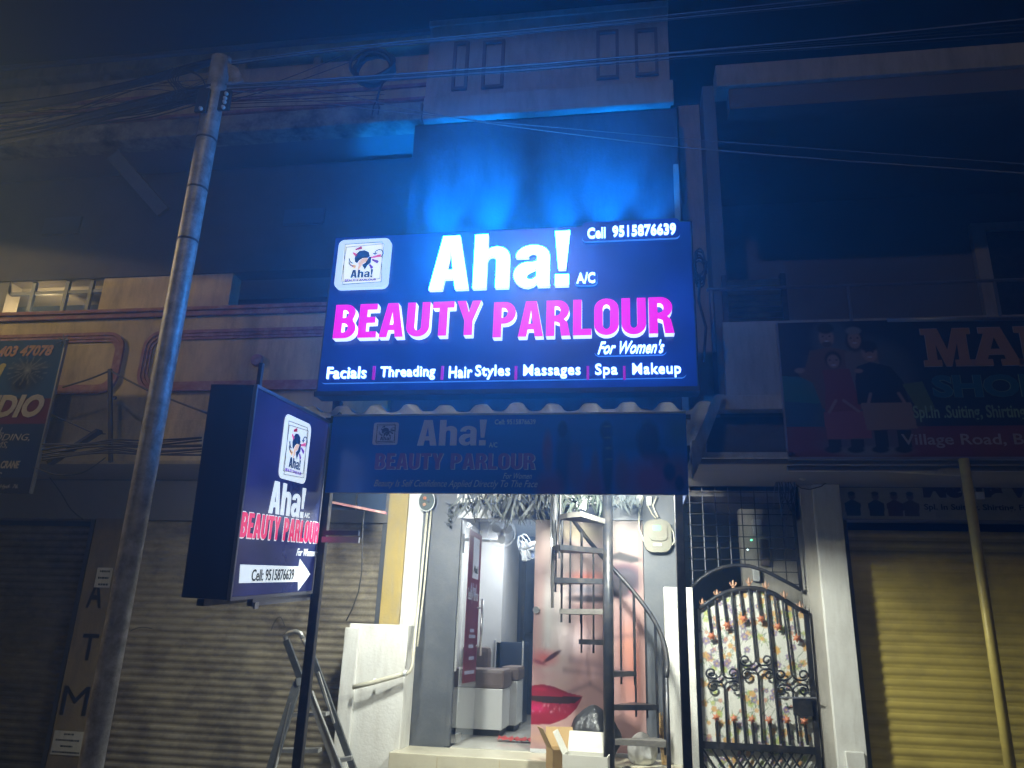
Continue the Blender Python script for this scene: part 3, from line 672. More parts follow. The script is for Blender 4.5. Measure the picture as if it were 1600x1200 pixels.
# wall fans
def fan(label, px_, py_, Y, r, yaw, pitch, wallx):
    c = at(px_, py_, Y); t = thing('wall_fan', label, 'fan', c)
    R_ = Matrix.Rotation(yaw, 4, 'Z') @ Matrix.Rotation(pitch, 4, 'X')
    def tr(p_): return c + (R_ @ Vector(p_))
    for k in range(3):
        bm = BM(); a = k*2*math.pi/3 + .5; n_ = 14; P = []
        for q in range(n_):
            th_ = 2*math.pi*q/n_; rr_ = r*.36; P.append((math.cos(a)*r*.5 + rr_*math.cos(th_)*math.cos(a) - rr_*.8*math.sin(th_)*math.sin(a), math.sin(a)*r*.5 + rr_*math.cos(th_)*math.sin(a) + rr_*.8*math.sin(th_)*math.cos(a)))
        prism(bm, P, lambda A_, B_, D_: tr((A_, D_, B_)), -.006, .006); obj('blade', bm, M['white_plastic'], t)
    bm = BM(); lathe(bm, [(r*.2,-.05),(r*.22,-.02),(r*.22,.10),(r*.12,.16)], (0,0,0), 14, 'Y'); bmesh.ops.transform(bm, matrix=Matrix.Translation(c) @ R_, verts=bm.verts); obj('motor', bm, M['white_plastic'], t, True)
    bm = BM()
    for rr_, yy in ((r, -.02), (r, .03), (r*.75, -.06), (r*.45, -.075)):
        tube(bm, [tr((rr_*math.cos(a), yy, rr_*math.sin(a))) for a in [2*math.pi*q/28 for q in range(29)]], .004 if rr_ == r else .002, 4, caps=False)
    for q in range(24):
        a = 2*math.pi*q/24; tube(bm, [tr((r*.2*math.cos(a), -.08, r*.2*math.sin(a))), tr((r*.75*math.cos(a), -.06, r*.75*math.sin(a))), tr((r*math.cos(a), -.02, r*math.sin(a)))], .0014, 3, caps=False)
    obj('cage', bm, M['white_plastic'], t)
    bm = BM(); m0 = tr((0, .12, 0)); tube(bm, [m0, m0+Vector((0,.05,-.06)), Vector((wallx, m0.y+.12, m0.z-.04))], .022, 8); obj('arm', bm, M['white_plastic'], t)
    bx('mount', M['white_plastic'], t, wallx-.03, wallx+.03, m0.y+.08, m0.y+.16, m0.z-.20, m0.z+.02, .01)
fan('white wall fan facing the open door, nearer the maroon sticker', 784, 832, 8.95, .165, math.radians(18), math.radians(-8), -2.0)
fan('white wall fan turned away beside the face poster, farther inside', 822, 855, 9.3, .155, math.radians(-65), math.radians(25), -1.28)
tag(bx('shelf_bottle', M['white_plastic'], None, -1.22, -1.17, 10.9, 10.95, 1.9, 2.02, .01), 'small pale bottles on a shelf in the dark back of the parlour', 'bottle')

# ------------------------------------------------------------------ right building
RB = thing('right_building', 'dark flat roofed building on the right behind the shop sign with the family picture', 'building', (3, 8, 0))
XR1 = 7.5
bx('roof_edge', M['plaster_cream'], RB, .99, XR1, 6.95, 7.2, 7.28, 7.56, .01)
bx('roof_beam', M['plaster_grey'], RB, 1.12, XR1, 7.0, 7.2, 7.02, 7.278)
bx('roof_slab', M['plaster_grey'], RB, .99, XR1, 7.2, 9.6, 7.3, 7.45)
bx('column', M['plaster_grey'], RB, .87, 1.0, 7.2, 7.6, 3.4, 7.5)
bx('back_wall', M['plaster_grey'], RB, .87, XR1, 9.4, 9.6, 3.5, 7.3)
bx('floor_slab', M['plaster_grey'], RB, .87, XR1, 7.2, 9.6, 3.65, 3.8)
bx('spandrel', M['plaster_cream'], RB, .93, XR1, 7.12, 7.28, 3.86, 4.62)
# louvred shutter panel
lv = thing('louvre_panel', 'dark louvred panel between the parlour column and the family shop sign', 'louvre', (1.2, 7.2, 4.62))
xl0, xl1 = 1.0, PX(1222, 480, 7.2)
bx('frame', M['black_metal'], lv, xl0-.05, xl0, 7.16, 7.24, 4.63, 5.15); bx('frame', M['black_metal'], lv, xl1, xl1+.05, 7.16, 7.24, 4.63, 5.15)
l0 = None
for k in range(8):
    z = 4.66 + k*.06
    if l0 is None:
        bm = BM(); beam(bm, (xl0, 7.2, z), (xl1, 7.2, z), .05, .01, up=(0, 1, .8)); l0 = obj('slat', bm, M['slat_olive'], lv)
    else: inst(l0, (WO[l0.name].x, WO[l0.name].y, z-.02), lv, 'slat')
# railing
rl = thing('balcony_railing', 'thin steel balcony railing above the family shop sign', 'railing', (3, 7.1, 4.62))
bm = BM(); tube(bm, [at(1104, 453, 7.1), (XR1, 7.1, PZ(1104, 453, 7.1)+.0)], .018, 8); obj('rail', bm, M['rim_grey'], rl)
for px_, py_ in ((1327, 470), (1558, 465), (1112, 475)):
    xx = PX(px_, py_, 7.1); bm = BM(); tube(bm, [(xx, 7.1, 4.3), (xx, 7.1, PZ(1104, 453, 7.1))], .016, 6); obj('post', bm, M['rim_grey'], rl)
# upper door frame at far right
df = thing('upper_door', 'dark doorway with a paler frame at the upper right edge', 'door', (PX(1565, 400, 9.35), 9.35, 4.5))
x0, x1, z0, z1 = rect(1528, 350, 1602, 520, 9.35)
bx('frame', M['plaster_cream'], df, x0, x0+.16, 9.3, 9.39, 3.8, z1); bx('frame', M['plaster_cream'], df, x0+.16, x1+.4, 9.3, 9.39, z1-.10, z1); bx('door_leaf', M['black_metal'], df, x0+.16, x1+.3, 9.36, 9.39, 3.8, z1-.1)
# sunshade canopy slab over the gate
sx0 = PX(1100, 630, 7.0)
bx('sunshade_band', M['plaster_cream'], RB, sx0, 1.46, 6.98, 7.12, PZ(1160, 640, 6.98), PZ(1160, 617, 6.98), .01)
bx('sunshade_panel', M['dark_grey_paint'], RB, sx0+.02, 1.46, 7.16, 7.24, 3.25, 3.66)
bx('sunshade_slab', M['plaster_grey'], RB, .56, 6.5, 6.95, 7.98, 3.16, 3.25, .01)
bx('sunshade_lip', M['plaster_cream'], RB, .60, 1.46, 6.90, 6.95, 3.21, 3.26)
bm = BM(); prism(bm, [(3.80, .88), (3.80, .80), (3.30, .56), (3.05, .58), (3.22, .66), (3.26, .66)], lambda a, b, d: Vector((b, d, a)), 6.88, 7.12); obj('sunshade_bracket', bm, M['plaster_cream'], RB)
bm = BM(); beam(bm, at(1095, 648, 6.87), at(1078, 680, 6.87), .02, .03); obj('edge_strip', bm, M['white_plastic'], RB)
# pillar between gate and right shutter
bx('pillar', M['white_paint'], RB, 1.80, 2.05, 7.84, 8.2, .1, 3.16, .006); bx('pillar', M['plaster_cream'], RB, 1.69, 1.80, 7.90, 8.2, .1, 3.16)
bx('pillar_skirt', M['white_paint'], RB, 1.86, 2.02, 7.80, 7.84, .1, .76, .005)
bx('wall', M['plaster_grey'], RB, 1.69, XR1, 8.0, 8.2, 2.84, 3.16)
shutter('rolling_shutter', 'yellow painted rolling shutter right of the white pillar, lit low down', 2.13, 6.8, 8.06, .10, 2.835, .098, M['slat_yellow'], .014, .30)
# passage behind the gate
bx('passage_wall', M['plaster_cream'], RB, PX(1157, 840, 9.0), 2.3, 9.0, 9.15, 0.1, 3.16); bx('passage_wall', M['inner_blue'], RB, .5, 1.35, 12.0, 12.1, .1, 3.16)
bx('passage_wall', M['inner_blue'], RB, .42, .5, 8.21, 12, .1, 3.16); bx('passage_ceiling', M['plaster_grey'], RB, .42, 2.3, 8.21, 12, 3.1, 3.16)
mb = thing('meter_board', 'white switch boxes and wires on the wall behind the window grid above the gate', 'switch box', at(1182, 850, 8.96))
for b in ((1176, 812, 1190, 834), (1176, 884, 1187, 908)):
    x0, x1, z0, z1 = rect(*b, 8.92); bx('switch_box', M['white_plastic'], mb, x0, x1, 8.9, 8.99, z0, z1, .01)
for px_, py_, mm in ((1174, 844, 'led_green'), (1168, 859, 'led_white')):
    bm = BM(); lathe(bm, [(.008,0),(.008,-.012)], at(px_, py_, 8.88), 8, 'Y'); obj('indicator', bm, M[mm], mb)
x0, x1, z0, z1 = rect(1188, 843, 1202, 884, 8.92); bx('cover', M['brown_leather'], mb, x0, x1, 8.9, 8.99, z0, z1, .02)

# white half wall left of the entrance and white gate piers
hw = thing('half_wall', 'white plastered half wall with rough edge between the ladder and the grey entrance wall', 'wall', (-2.45, 7.6, .1))
x0, x1 = -2.75, -2.15
bx('block', M['white_paint'], hw, x0, x1, 7.58, 7.92, .1, 1.70, .012)
bx('side_strip', M['white_paint'], hw, x0-.03, x0+.12, 7.54, 7.58, .1, 1.66, .012)
gp = thing('gate_pier', 'white gate pier behind the dark canopy post, left of the floral gate', 'pier', (.47, 7.7, .1))
zt_ = PZ(1085, 918, 7.7)
bx('pier', M['white_paint'], gp, PX(1041, 1050, 7.7), PX(1100, 1100, 7.7)-.06, 7.7, 7.9, .1, zt_, .008)

# ================================================================== THE LIT SIGN
YS = 5.95
sx0, sx1 = PX(506, 500, YS), PX(1088, 480, YS); sz0, sz1 = PZ(800, 615, YS), PZ(1083, 343, YS)
SG = thing('lit_sign', 'big blue lit sign reading Aha! BEAUTY PARLOUR above the canopy', 'sign', ((sx0+sx1)/2, YS, sz0))
O = (0, YS, 0)
bx('casing', M['sign_back'], SG, sx0, sx1, YS+.012, YS+.16, sz0, sz1, .01)
bx('front_panel', M['lit_panel'], SG, sx0+.02, sx1-.02, YS, YS+.011, sz0+.04, sz1-.02)
bx('bottom_lip', M['sign_back'], SG, sx0, sx1, YS-.02, YS+.011, sz0-.005, sz0+.037)
bm = BM(); tube(bm, [(sx0+.15, YS+.24, sz1-.10), (sx1-.5, YS+.24, sz1-.10)], .015, 6); obj('led_strip', bm, M['led_blue'], SG)  # added glowing tube hidden behind the sign top, for the blue glow
for x_ in (-2.35, -1.95, -1.35, -.75, -.30, .15): bx('led_module', M['sign_back'], SG, x_-.05, x_+.05, YS+.165, YS+.23, sz1-.10, sz1-.04)  # housings made up for the added blue spots
def plate(pxb, r=.04, d=.03, nm='acrylic_plate'):
    x0, x1, z0, z1 = rect(*pxb, YS); me = curve_mesh([rr_pts(x0, z0, x1, z1, min(r, (z1-z0)*.45))], d)
    place_mesh(me, O, XU, ZU, 0, 0, 1, 1, .001 + d/2); me.update(); split_sides(me, Vector((0,-1,0)))
    return finish(nm, me, [M['lit_panel'], M['plate_edge']], SG)
mat('plate_edge', (.2,.3,.6), .3, emit=(.06,.25,.85), strength=.8, bump=0)
for b in ((910, 347, 1062, 377), (898, 424, 934, 448), (929, 530, 1041, 557), (504, 564, 1072, 596)): plate(b)
# logo plaque
lx0, lx1, lz0, lz1 = rect(529, 378, 610, 453, YS)
mat('lit_plaque', (.7,.75,.85), .3, emit=(.52,.74,1.0), strength=1.0, bump=0)
mat('lit_plaque_core', (.7,.75,.85), .3, emit=(.86,.98,1.0), strength=1.0, bump=0)
me = curve_mesh([rr_pts(lx0, lz0, lx1, lz1, .055)], .05); place_mesh(me, O, XU, ZU, 0, 0, 1, 1, .027); me.update(); finish('logo_plaque', me, M['lit_plaque'], SG)
def logo_art(o, u, v, x0, x1, z0, z1, d, par, lit=True, dull=False):
    o, u, v = Vector(o), Vector(u).normalized(), Vector(v).normalized(); n = u.cross(v)
    W_, H_ = x1-x0, z1-z0
    def q(a, b): return (x0 + a*W_, z0 + b*H_)
    def sheet(poly, m, dd, nm):
        bm = BM(); prism(bm, [q(*p) for p in poly], lambda a, b, t: o + u*a + v*b + n*t, dd, dd+.0015); obj(nm, bm, m, par)
    if dull: ink = {k: M['ink_blue'] for k in 'hpmcvo'}
    else:
        for nm, c in (('h', (.01,.04,.13)), ('p', (.75,.12,.30)), ('m', (.40,.03,.10)), ('c', (.95,.62,.45)), ('v', (.16,.05,.42)), ('o', (.9,.45,.12))):
            if 'art_'+nm not in M: mat('art_'+nm, c, .4, emit=tuple(x*.9 for x in c) if lit else None, strength=.9 if lit else 0, bump=0)
        ink = {k: M['art_'+k] for k in 'hpmcvo'}
    hair = [(.36,.52),(.34,.60),(.36,.68),(.42,.75),(.52,.76),(.60,.72),(.63,.64),(.60,.60),(.50,.60),(.44,.56),(.40,.50)]
    sheet(hair, ink['h'], d, 'hair'); sheet([(.50,.46),(.56,.50),(.62,.62),(.66,.62),(.66,.50),(.60,.44),(.56,.36),(.52,.42)], ink['h'], d, 'hair')
    sheet([(.42,.50),(.50,.59),(.60,.60),(.57,.52),(.50,.48),(.47,.40),(.44,.36),(.42,.36),(.43,.44)], ink['c'], d-.001, 'face')
    for a, b, c_ in (((.30,.72),(.38,.65),'p'), ((.34,.78),(.46,.82),'m'), ((.64,.46),(.70,.38),'v'), ((.68,.56),(.80,.50),'v'), ((.28,.46),(.38,.42),'o'), ((.66,.60),(.84,.64),'p')):
        bm = BM(); A = Vector(q(*a)); B = Vector(q(*b)); t_ = (B-A).normalized(); nn = Vector((-t_.y, t_.x))*W_*.022
        prism(bm, [tuple(A-nn*.7), tuple(B-nn*1.4), tuple(B+nn*1.4), tuple(A+nn*.7)], lambda x, y, t: o + u*x + v*y + n*t, d, d+.0015); obj('brush', bm, ink[c_], par)
    bm = BM()
    for cy, r_, a0, a1, cx in ((.60,.10,180,260,.34), (.55,.12,190,260,.36), (.68,.08,-60,200,.80), (.78,.10,250,300,.72)):
        tube(bm, [o + u*q(cx + r_*math.cos(math.radians(a)), 0)[0] + v*q(0, cy + r_*math.sin(math.radians(a)))[1] + n*(d+.001) for a in [a0 + (a1-a0)*k/9 for k in range(10)]], W_*.010, 4)
    obj('curl', bm, ink['h'], par)
    bm = BM()
    for P in ([(.13,.12),(.86,.16),(.88,.88),(.16,.84)], [(.17,.07),(.90,.10),(.84,.92),(.13,.90)]):
        for i in range(4): beam(bm, o + u*q(*P[i])[0] + v*q(*P[i])[1] + n*(d+.001), o + u*q(*P[(i+1)%4])[0] + v*q(*P[(i+1)%4])[1] + n*(d+.001), .0035, .002, up=n)
    obj('line_frame', bm, M['ink_black'] if not dull else M['ink_blue'], par)
    x_, z_ = q(.30,.20); x2_, z2_ = q(.72,.36); word('Aha!', o, u, v, x_, x2_, z_, z2_, d, .002, ink['h'], None, par)
    x_, z_ = q(.20,.125); x2_, z2_ = q(.80,.175); textbox('BEAUTY PARLOUR', o, u, v, x_, x2_, z_, z2_, d, .001, ink['v'], par, .03)
me = curve_mesh([rr_pts(lx0+.06, lz0+.05, lx1-.06, lz1-.05, .01)], .002); place_mesh(me, O, XU, ZU, 0, 0, 1, 1, .0525); me.update(); finish('logo_plaque', me, M['lit_plaque_core'], SG)
logo_art(O, XU, ZU, lx0, lx1, lz0, lz1, .0545, SG)
def signword(txt, pxb, face, side, dp, plane=YS):
    x0, x1, z0, z1 = rect(*pxb, plane-dp); word(txt, O, XU, ZU, x0, x1, z0, z1, .001, dp, face, side, SG)
signword('Aha!', (673, 365, 890, 449), M['lit_white'], M['lit_white_side'], .05)
signword('BEAUTY', (523, 473, 751, 526), M['lit_magenta'], M['lit_white_side'], .075)
signword('PARLOUR', (771, 468, 1053, 524), M['lit_magenta'], M['lit_white_side'], .075)
def st(txt, pxb, m, bold=.012, shear=0, base=.031, d=.02, spacing=1):
    x0, x1, z0, z1 = rect(*pxb, YS-base); textbox(txt, O, XU, ZU, x0, x1, z0, z1, base, d, m, SG, bold, shear, spacing=spacing)
st('A/C', (901, 427, 930, 443), M['lit_text'], .018); st('Cell', (918, 357, 946, 373), M['lit_text'], .018); st('9515876639', (957, 352, 1056, 369), M['lit_text'], .018)
st("For Women's", (934, 533, 1038, 553), M['lit_text'], .01, .45)
for tx, b in (('Facials', (512, 574, 573, 592)), ('Threading', (595, 573, 680, 594)), ('Hair', (702, 573, 738, 591)), ('Styles', (743, 571, 797, 593)), ('Massages', (818, 570, 907, 592)), ('Spa', (930, 569, 965, 591)), ('Makeup', (988, 568, 1064, 590))):
    st(tx, b, M['lit_text'], .008, spacing=1.06)
for x_ in (584, 691, 806, 918.5, 975.5):
    x0, x1, z0, z1 = rect(x_-2, 572, x_+2, 593, YS-.04); bx('divider', M['lit_magenta_bar'], SG, x0, x1, YS-.045, YS-.031, z0, z1)
# bundled cable hanging at the sign's right edge
bm = BM(); c = at(1093, 412, 6.2)
for k in range(5): tube(bm, [c + Vector((.05*math.cos(a)+rnd.uniform(-.01,.01), .02*k-.04, .13*math.sin(a)-.02*k)) for a in [2*math.pi*q/16 for q in range(17)]], .009, 5, caps=False)
tube(bm, [c + Vector((0,0,-.1)), c + Vector((-.02,.02,-.35)), c + Vector((.03,.02,-.6)), c + Vector((.0,.05,-.9))], .012, 6)
tag(obj('cable_coil', bm, M['cable_black'], smooth=True), 'small coil of black cable hanging on the right edge of the lit sign', 'cable')

# ================================================================== CANOPY
CP = thing('canopy', 'steel framed canopy with corrugated roof sheet over the parlour entrance', 'canopy', (-1, 7, 0))
bm = BM(); nx = 150; xa_, xb_ = -2.95, .66
rows = []
for (y, zz) in ((6.02, 3.435), (6.6, 3.45), (7.74, 3.50)):
    rows.append([bm.verts.new((xa_ + (xb_-xa_)*i/nx, y, zz + .034*math.tanh(2.2*math.cos(((xa_ + (xb_-xa_)*i/nx))*2*math.pi/.305 - .35*(y-6))) + .006*math.sin(i*.17) + .004*math.sin(i*.61))) for i in range(nx+1)])
for r_ in range(2):
    for i in range(nx): bm.faces.new((rows[r_][i], rows[r_][i+1], rows[r_+1][i+1], rows[r_+1][i]))
obj('roof_sheet', bm, M['roof_sheet'], CP, True)
for zz, yy in ((3.355, 6.07), (3.38, 7.6)): bx('cross_beam', M['black_metal'], CP, -2.6, .5, yy, yy+.04, zz-.02, zz+.02)
for xx in (-2.5, -1.2, .44): bx('rafter', M['black_metal'], CP, xx, xx+.04, 6.111, 7.59, 3.34, 3.375)
bx('post', M['black_metal'], CP, PX(1061, 1000, 6.2), PX(1075, 1000, 6.2), 6.2, 6.26, 0, 3.36, .004)
px0_ = at(503, 830, 6.12).x
bx('post', M['black_metal'], CP, px0_-.04, px0_+.035, 6.13, 6.19, 0, 3.55, .004)
x0, x1, z0, z1 = rect(505, 829, 560, 838, 6.1); bx('bracket', M['sign_back'], CP, x0, x1, 6.10, 6.13, z0+.01, z1)
x0, x1, z0, z1 = rect(503, 839, 561, 848, 6.08); bx('bracket', M['rim_grey'], CP, x0, x1, 6.07, 6.10, z0, z1)
# fascia board
def fascia_paint(U, V):
    def u(px_): return (px_-514)/561.0
    def v(py_): return (772-py_)/124.0
    img = np.zeros(U.shape + (3,), np.float32); img[:] = (.015,.13,.62)
    ny, nx = U.shape; img *= (.8 + .4*noise2(nx, ny, 5, 5))[..., None]
    pu, dk, pk, te = (.10,.09,.34), (.008,.04,.22), (.18,.06,.24), (.04,.13,.30)
    m = lambda k, c, a=1: mixc(img, k*a, c)
    m(ell(U,V,u(865),v(705),.018,.30,.6), pk, .8); m(ell(U,V,u(868),v(720),.015,.2,.6), pu, .9)
    m(ell(U,V,u(888),v(672),.016,.13,.4), dk); m(ell(U,V,u(890),v(720),.03,.5,.5), dk, .8); m(ell(U,V,u(870),v(765),.05,.3,.6), pk, .7)
    m(ell(U,V,u(908),v(735),.028,.40,.6), pu, .8); m(ell(U,V,u(935),v(760),.05,.28,.7), pk, .7)
    m(ell(U,V,u(955),v(675),.02,.16,.4), dk, .9); m(ell(U,V,u(957),v(720),.018,.55,.4), dk, .95); m(ell(U,V,u(938),v(735),.016,.3,.6), pu, .9); m(ell(U,V,u(978),v(745),.03,.35,.6), pu, .9)
    for k in range(4): m(ell(U,V,u(956+k),v(668+k*17),.012,.014,.6), (.14,.16,.30), .9)
    m(ell(U,V,u(1018),v(690),.035,.30,.3), dk); m(ell(U,V,u(1035),v(722),.028,.18,.4), dk, .9)
    m(ell(U,V,u(1020),v(750),.085,.36,.7), pk, .9); m(ell(U,V,u(1060),v(740),.04,.3,.7), (.12,.05,.12), .8); m(ell(U,V,u(1048),v(738),.02,.14,.4), dk); m(ell(U,V,u(1062),v(755),.015,.12,.4), dk); m(ell(U,V,u(1065),v(675),.05,.3,.8), te, .7)
    return img
fx0, fx1, fz0, fz1 = PX(514, 710, 6.0), PX(1074, 710, 6.0), PZ(800, 771, 6.0), PZ(800, 648, 6.0)
FS = thing('fascia_board', 'unlit blue fascia board with dull Aha! lettering hung under the big sign', 'sign', ((fx0+fx1)/2, 6.03, fz0))
bx('backing', M['sign_back'], FS, fx0, fx1, 6.012, 6.04, fz0, fz1); painting('print', (fx0, 6.005, fz0), XU, ZU, fx1-fx0, fz1-fz0, 280, 64, fascia_paint, M['painted_gloss'], FS)
bx('top_rim', M['rim_grey'], FS, fx0, fx1, 5.995, 6.011, fz1+.001, fz1+.014); bx('end_panel', M['sign_back'], FS, fx1-.01, fx1, 6.045, 7.3, fz0+.02, fz1)
OF = (0, 6.005, 0)
def ft(txt, pxb, m, bold=.01, shear=0): 
    x0, x1, z0, z1 = rect(*pxb, 6.0); textbox(txt, OF, XU, ZU, x0, x1, z0, z1, .002, .002, m, FS, bold, shear)
x0, x1, z0, z1 = rect(653, 656, 760, 696, 6.0); word('Aha!', OF, XU, ZU, x0, x1, z0, z1, .002, .004, M['print_grey'], None, FS)
for wd_, b in (('BEAUTY', (586, 708, 692, 733)), ('PARLOUR', (704, 708, 836, 733))):
    x0, x1, z0, z1 = rect(*b, 6.0); word(wd_, OF, XU, ZU, x0+.008, x1+.008, z0-.004, z1-.004, .001, .001, M['print_grey'], None, FS, name='letter_edge'); word(wd_, OF, XU, ZU, x0, x1, z0, z1, .0025, .002, M['print_purple'], None, FS)
ft('A/C', (764, 691, 777, 699), M['print_grey']); ft('Cell: 9515876639', (773, 655, 837, 663), M['print_grey'], .015); ft('For Women', (786, 739, 831, 748), M['print_grey'], 0, .4)
ft('Beauty Is Self Confidence Applied Directly To The Face', (584, 750, 840, 764), M['print_grey'], -.004, .4)
x0, x1, z0, z1 = rect(583, 660, 622, 695, 6.0)
me = curve_mesh([rr_pts(x0, z0, x1, z1, .02)], .002); place_mesh(me, OF, XU, ZU, 0, 0, 1, 1, .002); me.update(); finish('logo_plaque', me, M['print_grey'], FS)
logo_art(OF, XU, ZU, x0, x1, z0, z1, .0045, FS, dull=True)

# canopy lamp fixture and small decorations
CL = thing('canopy_lamp', 'white tube lamp under the canopy behind the fascia board', 'lamp', (-.35, 6.3, 3.1))
bx('housing', M['white_plastic'], CL, -.65, -.05, 6.2, 6.27, 3.06, 3.12, .01)
t2 = thing('bulkhead_lamp', 'small bright twin lamp behind the spiral stair top under the canopy', 'lamp', at(905, 783, 7.75))
for a, b in (((897, 775), (903, 795)), ((918, 775), (910, 795))):
    bm = BM(); beam(bm, at(*a, 7.8), at(*b, 7.8), .07, .03); obj('tube', bm, M['tube_lit'], t2)
DG = thing('sticker_globe', 'oval green ornament with white beaded rim at the top of the white conduit', 'ornament', at(667, 797, 7.85))
c = at(667, 783, 7.85); bm = BM(); prism(bm, [(.085*math.cos(a), .105*math.sin(a)) for a in [2*math.pi*k/20 for k in range(20)]], lambda a, b, d: c + Vector((a, d, b)), -.015, .01); obj('disc', bm, M['leaf_pale'], DG)
bm = BM(); tube(bm, [c + Vector((.088*math.cos(a), -.015, .108*math.sin(a))) for a in [2*math.pi*k/24 for k in range(25)]], .006, 5, caps=False); obj('rim', bm, M['white_plastic'], DG)
for dx_, dz_, m_ in ((-.02,.03,'terracotta'), (.02,.0,'leaf_silver'), (-.02,-.04,'terracotta_pale')):
    bm = BM(); lathe(bm, [(.02,0),(.018,-.012),(.004,-.018)], c + Vector((dx_,-.015,dz_)), 8, 'Y'); obj('flower', bm, M[m_], DG)
cv = at(702, 805, 7.85); bm = BM()
for k in range(5):
    lathe(bm, [(.004,-.02),(.016,-.01),(.018,0),(.012,.014),(.003,.02)], cv + Vector((0, 0, .10-.05*k)), 8)
    if k % 2 == 0: tube(bm, [cv + Vector((-.05,0,.13-.05*k)), cv + Vector((0,-.01,.11-.05*k)), cv + Vector((.05,0,.125-.05*k))], .004, 4)
tag(obj('bead_hanging', bm, M['leaf_silver']), 'little bead hanging on the dark wall left of the door', 'ornament')
# dried leaf garlands along the canopy
def garland(label, xr, n, mt, ymin=770, ymax=822):
    t = thing('leaf_garland', label, 'garland', at(sum(xr)/2, 775, 7.3), group=None); bm = BM()
    for k in range(n):
        px_ = rnd.uniform(*xr); p0 = at(px_, rnd.uniform(ymin-12, ymin+18), rnd.uniform(7.15, 7.5)); ln = rnd.uniform(.08, .22)*(ymax-ymin)/52; a = rnd.uniform(-1, 1)
        d_ = Vector((a*.7, rnd.uniform(-.3,.3), -1)).normalized(); wdt = rnd.uniform(.006, .014); P = []
        for q in range(4):
            s_ = q/3; P.append(p0 + d_*ln*s_ + Vector((a*.05*s_*s_, 0, -.03*s_*s_)))
        sd = d_.cross(Vector((0,1,0))).normalized()
        prev = None
        for q, p_ in enumerate(P):
            w2 = wdt*(1-(q/3)**2)*.9+.002; cur = (bm.verts.new(p_-sd*w2), bm.verts.new(p_+sd*w2 + Vector((0,.006,0))))
            if prev: bm.faces.new((prev[0], prev[1], cur[1], cur[0]))
            prev = cur
    o = obj('leaves', bm, mt, t); o['kind'] = 'stuff'; return t
garland('short silvery leaf garland above the left part of the door', (715, 775), 60, M['leaf_silver'], 772, 812)
garland('thick drooping leaf garland over the middle of the entrance', (785, 860), 150, M['leaf_silver'])
garland('leaf garland between the stair pole and its outer rail', (860, 945), 80, M['leaf_pale'], 770, 808)
garland('thin leaf garland right of the stair pole', (952, 1000), 50, M['leaf_silver'], 770, 798)
bx('garland_rail', M['white_paint'], PB, -1.80, .135, 7.86, 7.92, 2.95, 3.05)

# ================================================================== ARROW LIGHT BOX
BO = Vector((-2.503, 4.626, 3.191)); BU = Vector((-.01863, .99554, .09243)).normalized(); BV = Vector((.02784, -.09189, .99538)); BV = (BV - BU*BV.dot(BU)).normalized(); BN = BU.cross(BV)
BW, BH, BD = 1.375, 1.42, .335
def bpt(u_, v_, n_=0): return BO + BU*u_ + BV*v_ + BN*n_
def bbox_(nm, m, u0, u1, v0, v1, n0, n1, par, bev=0):
    bm = BM(); box(bm, u0, u1, v0, v1, n0, n1, bev)
    for vt in bm.verts: vt.co = bpt(*vt.co)
    return obj(nm, bm, m, par)
LX = thing('arrow_lightbox', 'tilted projecting light box with white arrow and red BEAUTY PARLOUR lettering', 'sign', bpt(BW/2, -BH, -BD/2))
bbox_('casing', M['sign_back'], 0, BW, -BH, 0, -BD, -.012, LX, .006)
bbox_('front_panel', M['lit_panel_soft'], .02, BW-.02, -BH+.02, -.02, -.011, 0, LX)
for r_ in ((0, BW, -.018, .004), (0, BW, -BH-.004, -BH+.018), (-.004, .016, -BH+.0185, -.0185), (BW-.016, BW+.004, -BH+.0185, -.0185)): bbox_('rim', M['rim_grey'], r_[0], r_[1], r_[2], r_[3], -.02, .006, LX)
def bl(px_, py_):
    p_ = atp(px_, py_, BO, BN) - BO; return p_.dot(BU), p_.dot(BV)
def brect(l, t, r, b):     # pixel quad: left x, left mid.. -> u0,u1,v0,v1 (uses mid heights)
    u0 = bl(l, (t+b)/2)[0]; u1 = bl(r, (t+b)/2)[0]; m_ = (l+r)/2; return u0, u1, bl(m_, b)[1], bl(m_, t)[1]
u0, u1, v0, v1 = brect(439, 652, 482, 753)
me = curve_mesh([rr_pts(u0, v0, u1, v1, .06)], .004); place_mesh(me, BO, BU, BV, 0, 0, 1, 1, .003); me.update(); finish('logo_plaque', me, M['lit_soft'], LX)
logo_art(BO, BU, BV, u0, u1, v0, v1, .006, LX)
u0, u1, v0, v1 = brect(421, 756, 476, 806); word('Aha!', BO, BU, BV, u0, u1, v0, v1, .001, .004, M['lit_soft'], None, LX)
u0, u1, v0, v1 = brect(476, 801, 482, 809); textbox('A/C', BO, BU, BV, u0-.01, u1+.02, v0, v1, .001, .003, M['lit_soft'], LX, .02)
u0, u1, v0, v1 = brect(375, 808, 498, 844); mid = u0 + (u1-u0)*.47
word('BEAUTY', BO, BU, BV, u0-.006, mid-.046, v0-.008, v1+.006, .001, .002, M['lit_soft'], None, LX, name='letter_edge', gap=.09); word('BEAUTY', BO, BU, BV, u0, mid-.04, v0, v1, .003, .003, M['lit_soft_red'], None, LX)
word('PARLOUR', BO, BU, BV, mid+.024, u1-.006, v0-.008, v1+.006, .001, .002, M['lit_soft'], None, LX, name='letter_edge', gap=.09); word('PARLOUR', BO, BU, BV, mid+.03, u1, v0, v1, .003, .003, M['lit_soft_red'], None, LX)
u0, u1, v0, v1 = brect(463, 857, 495, 869); textbox("For Women's", BO, BU, BV, u0, u1, v0, v1, .001, .003, M['lit_soft'], LX, .01, .4)
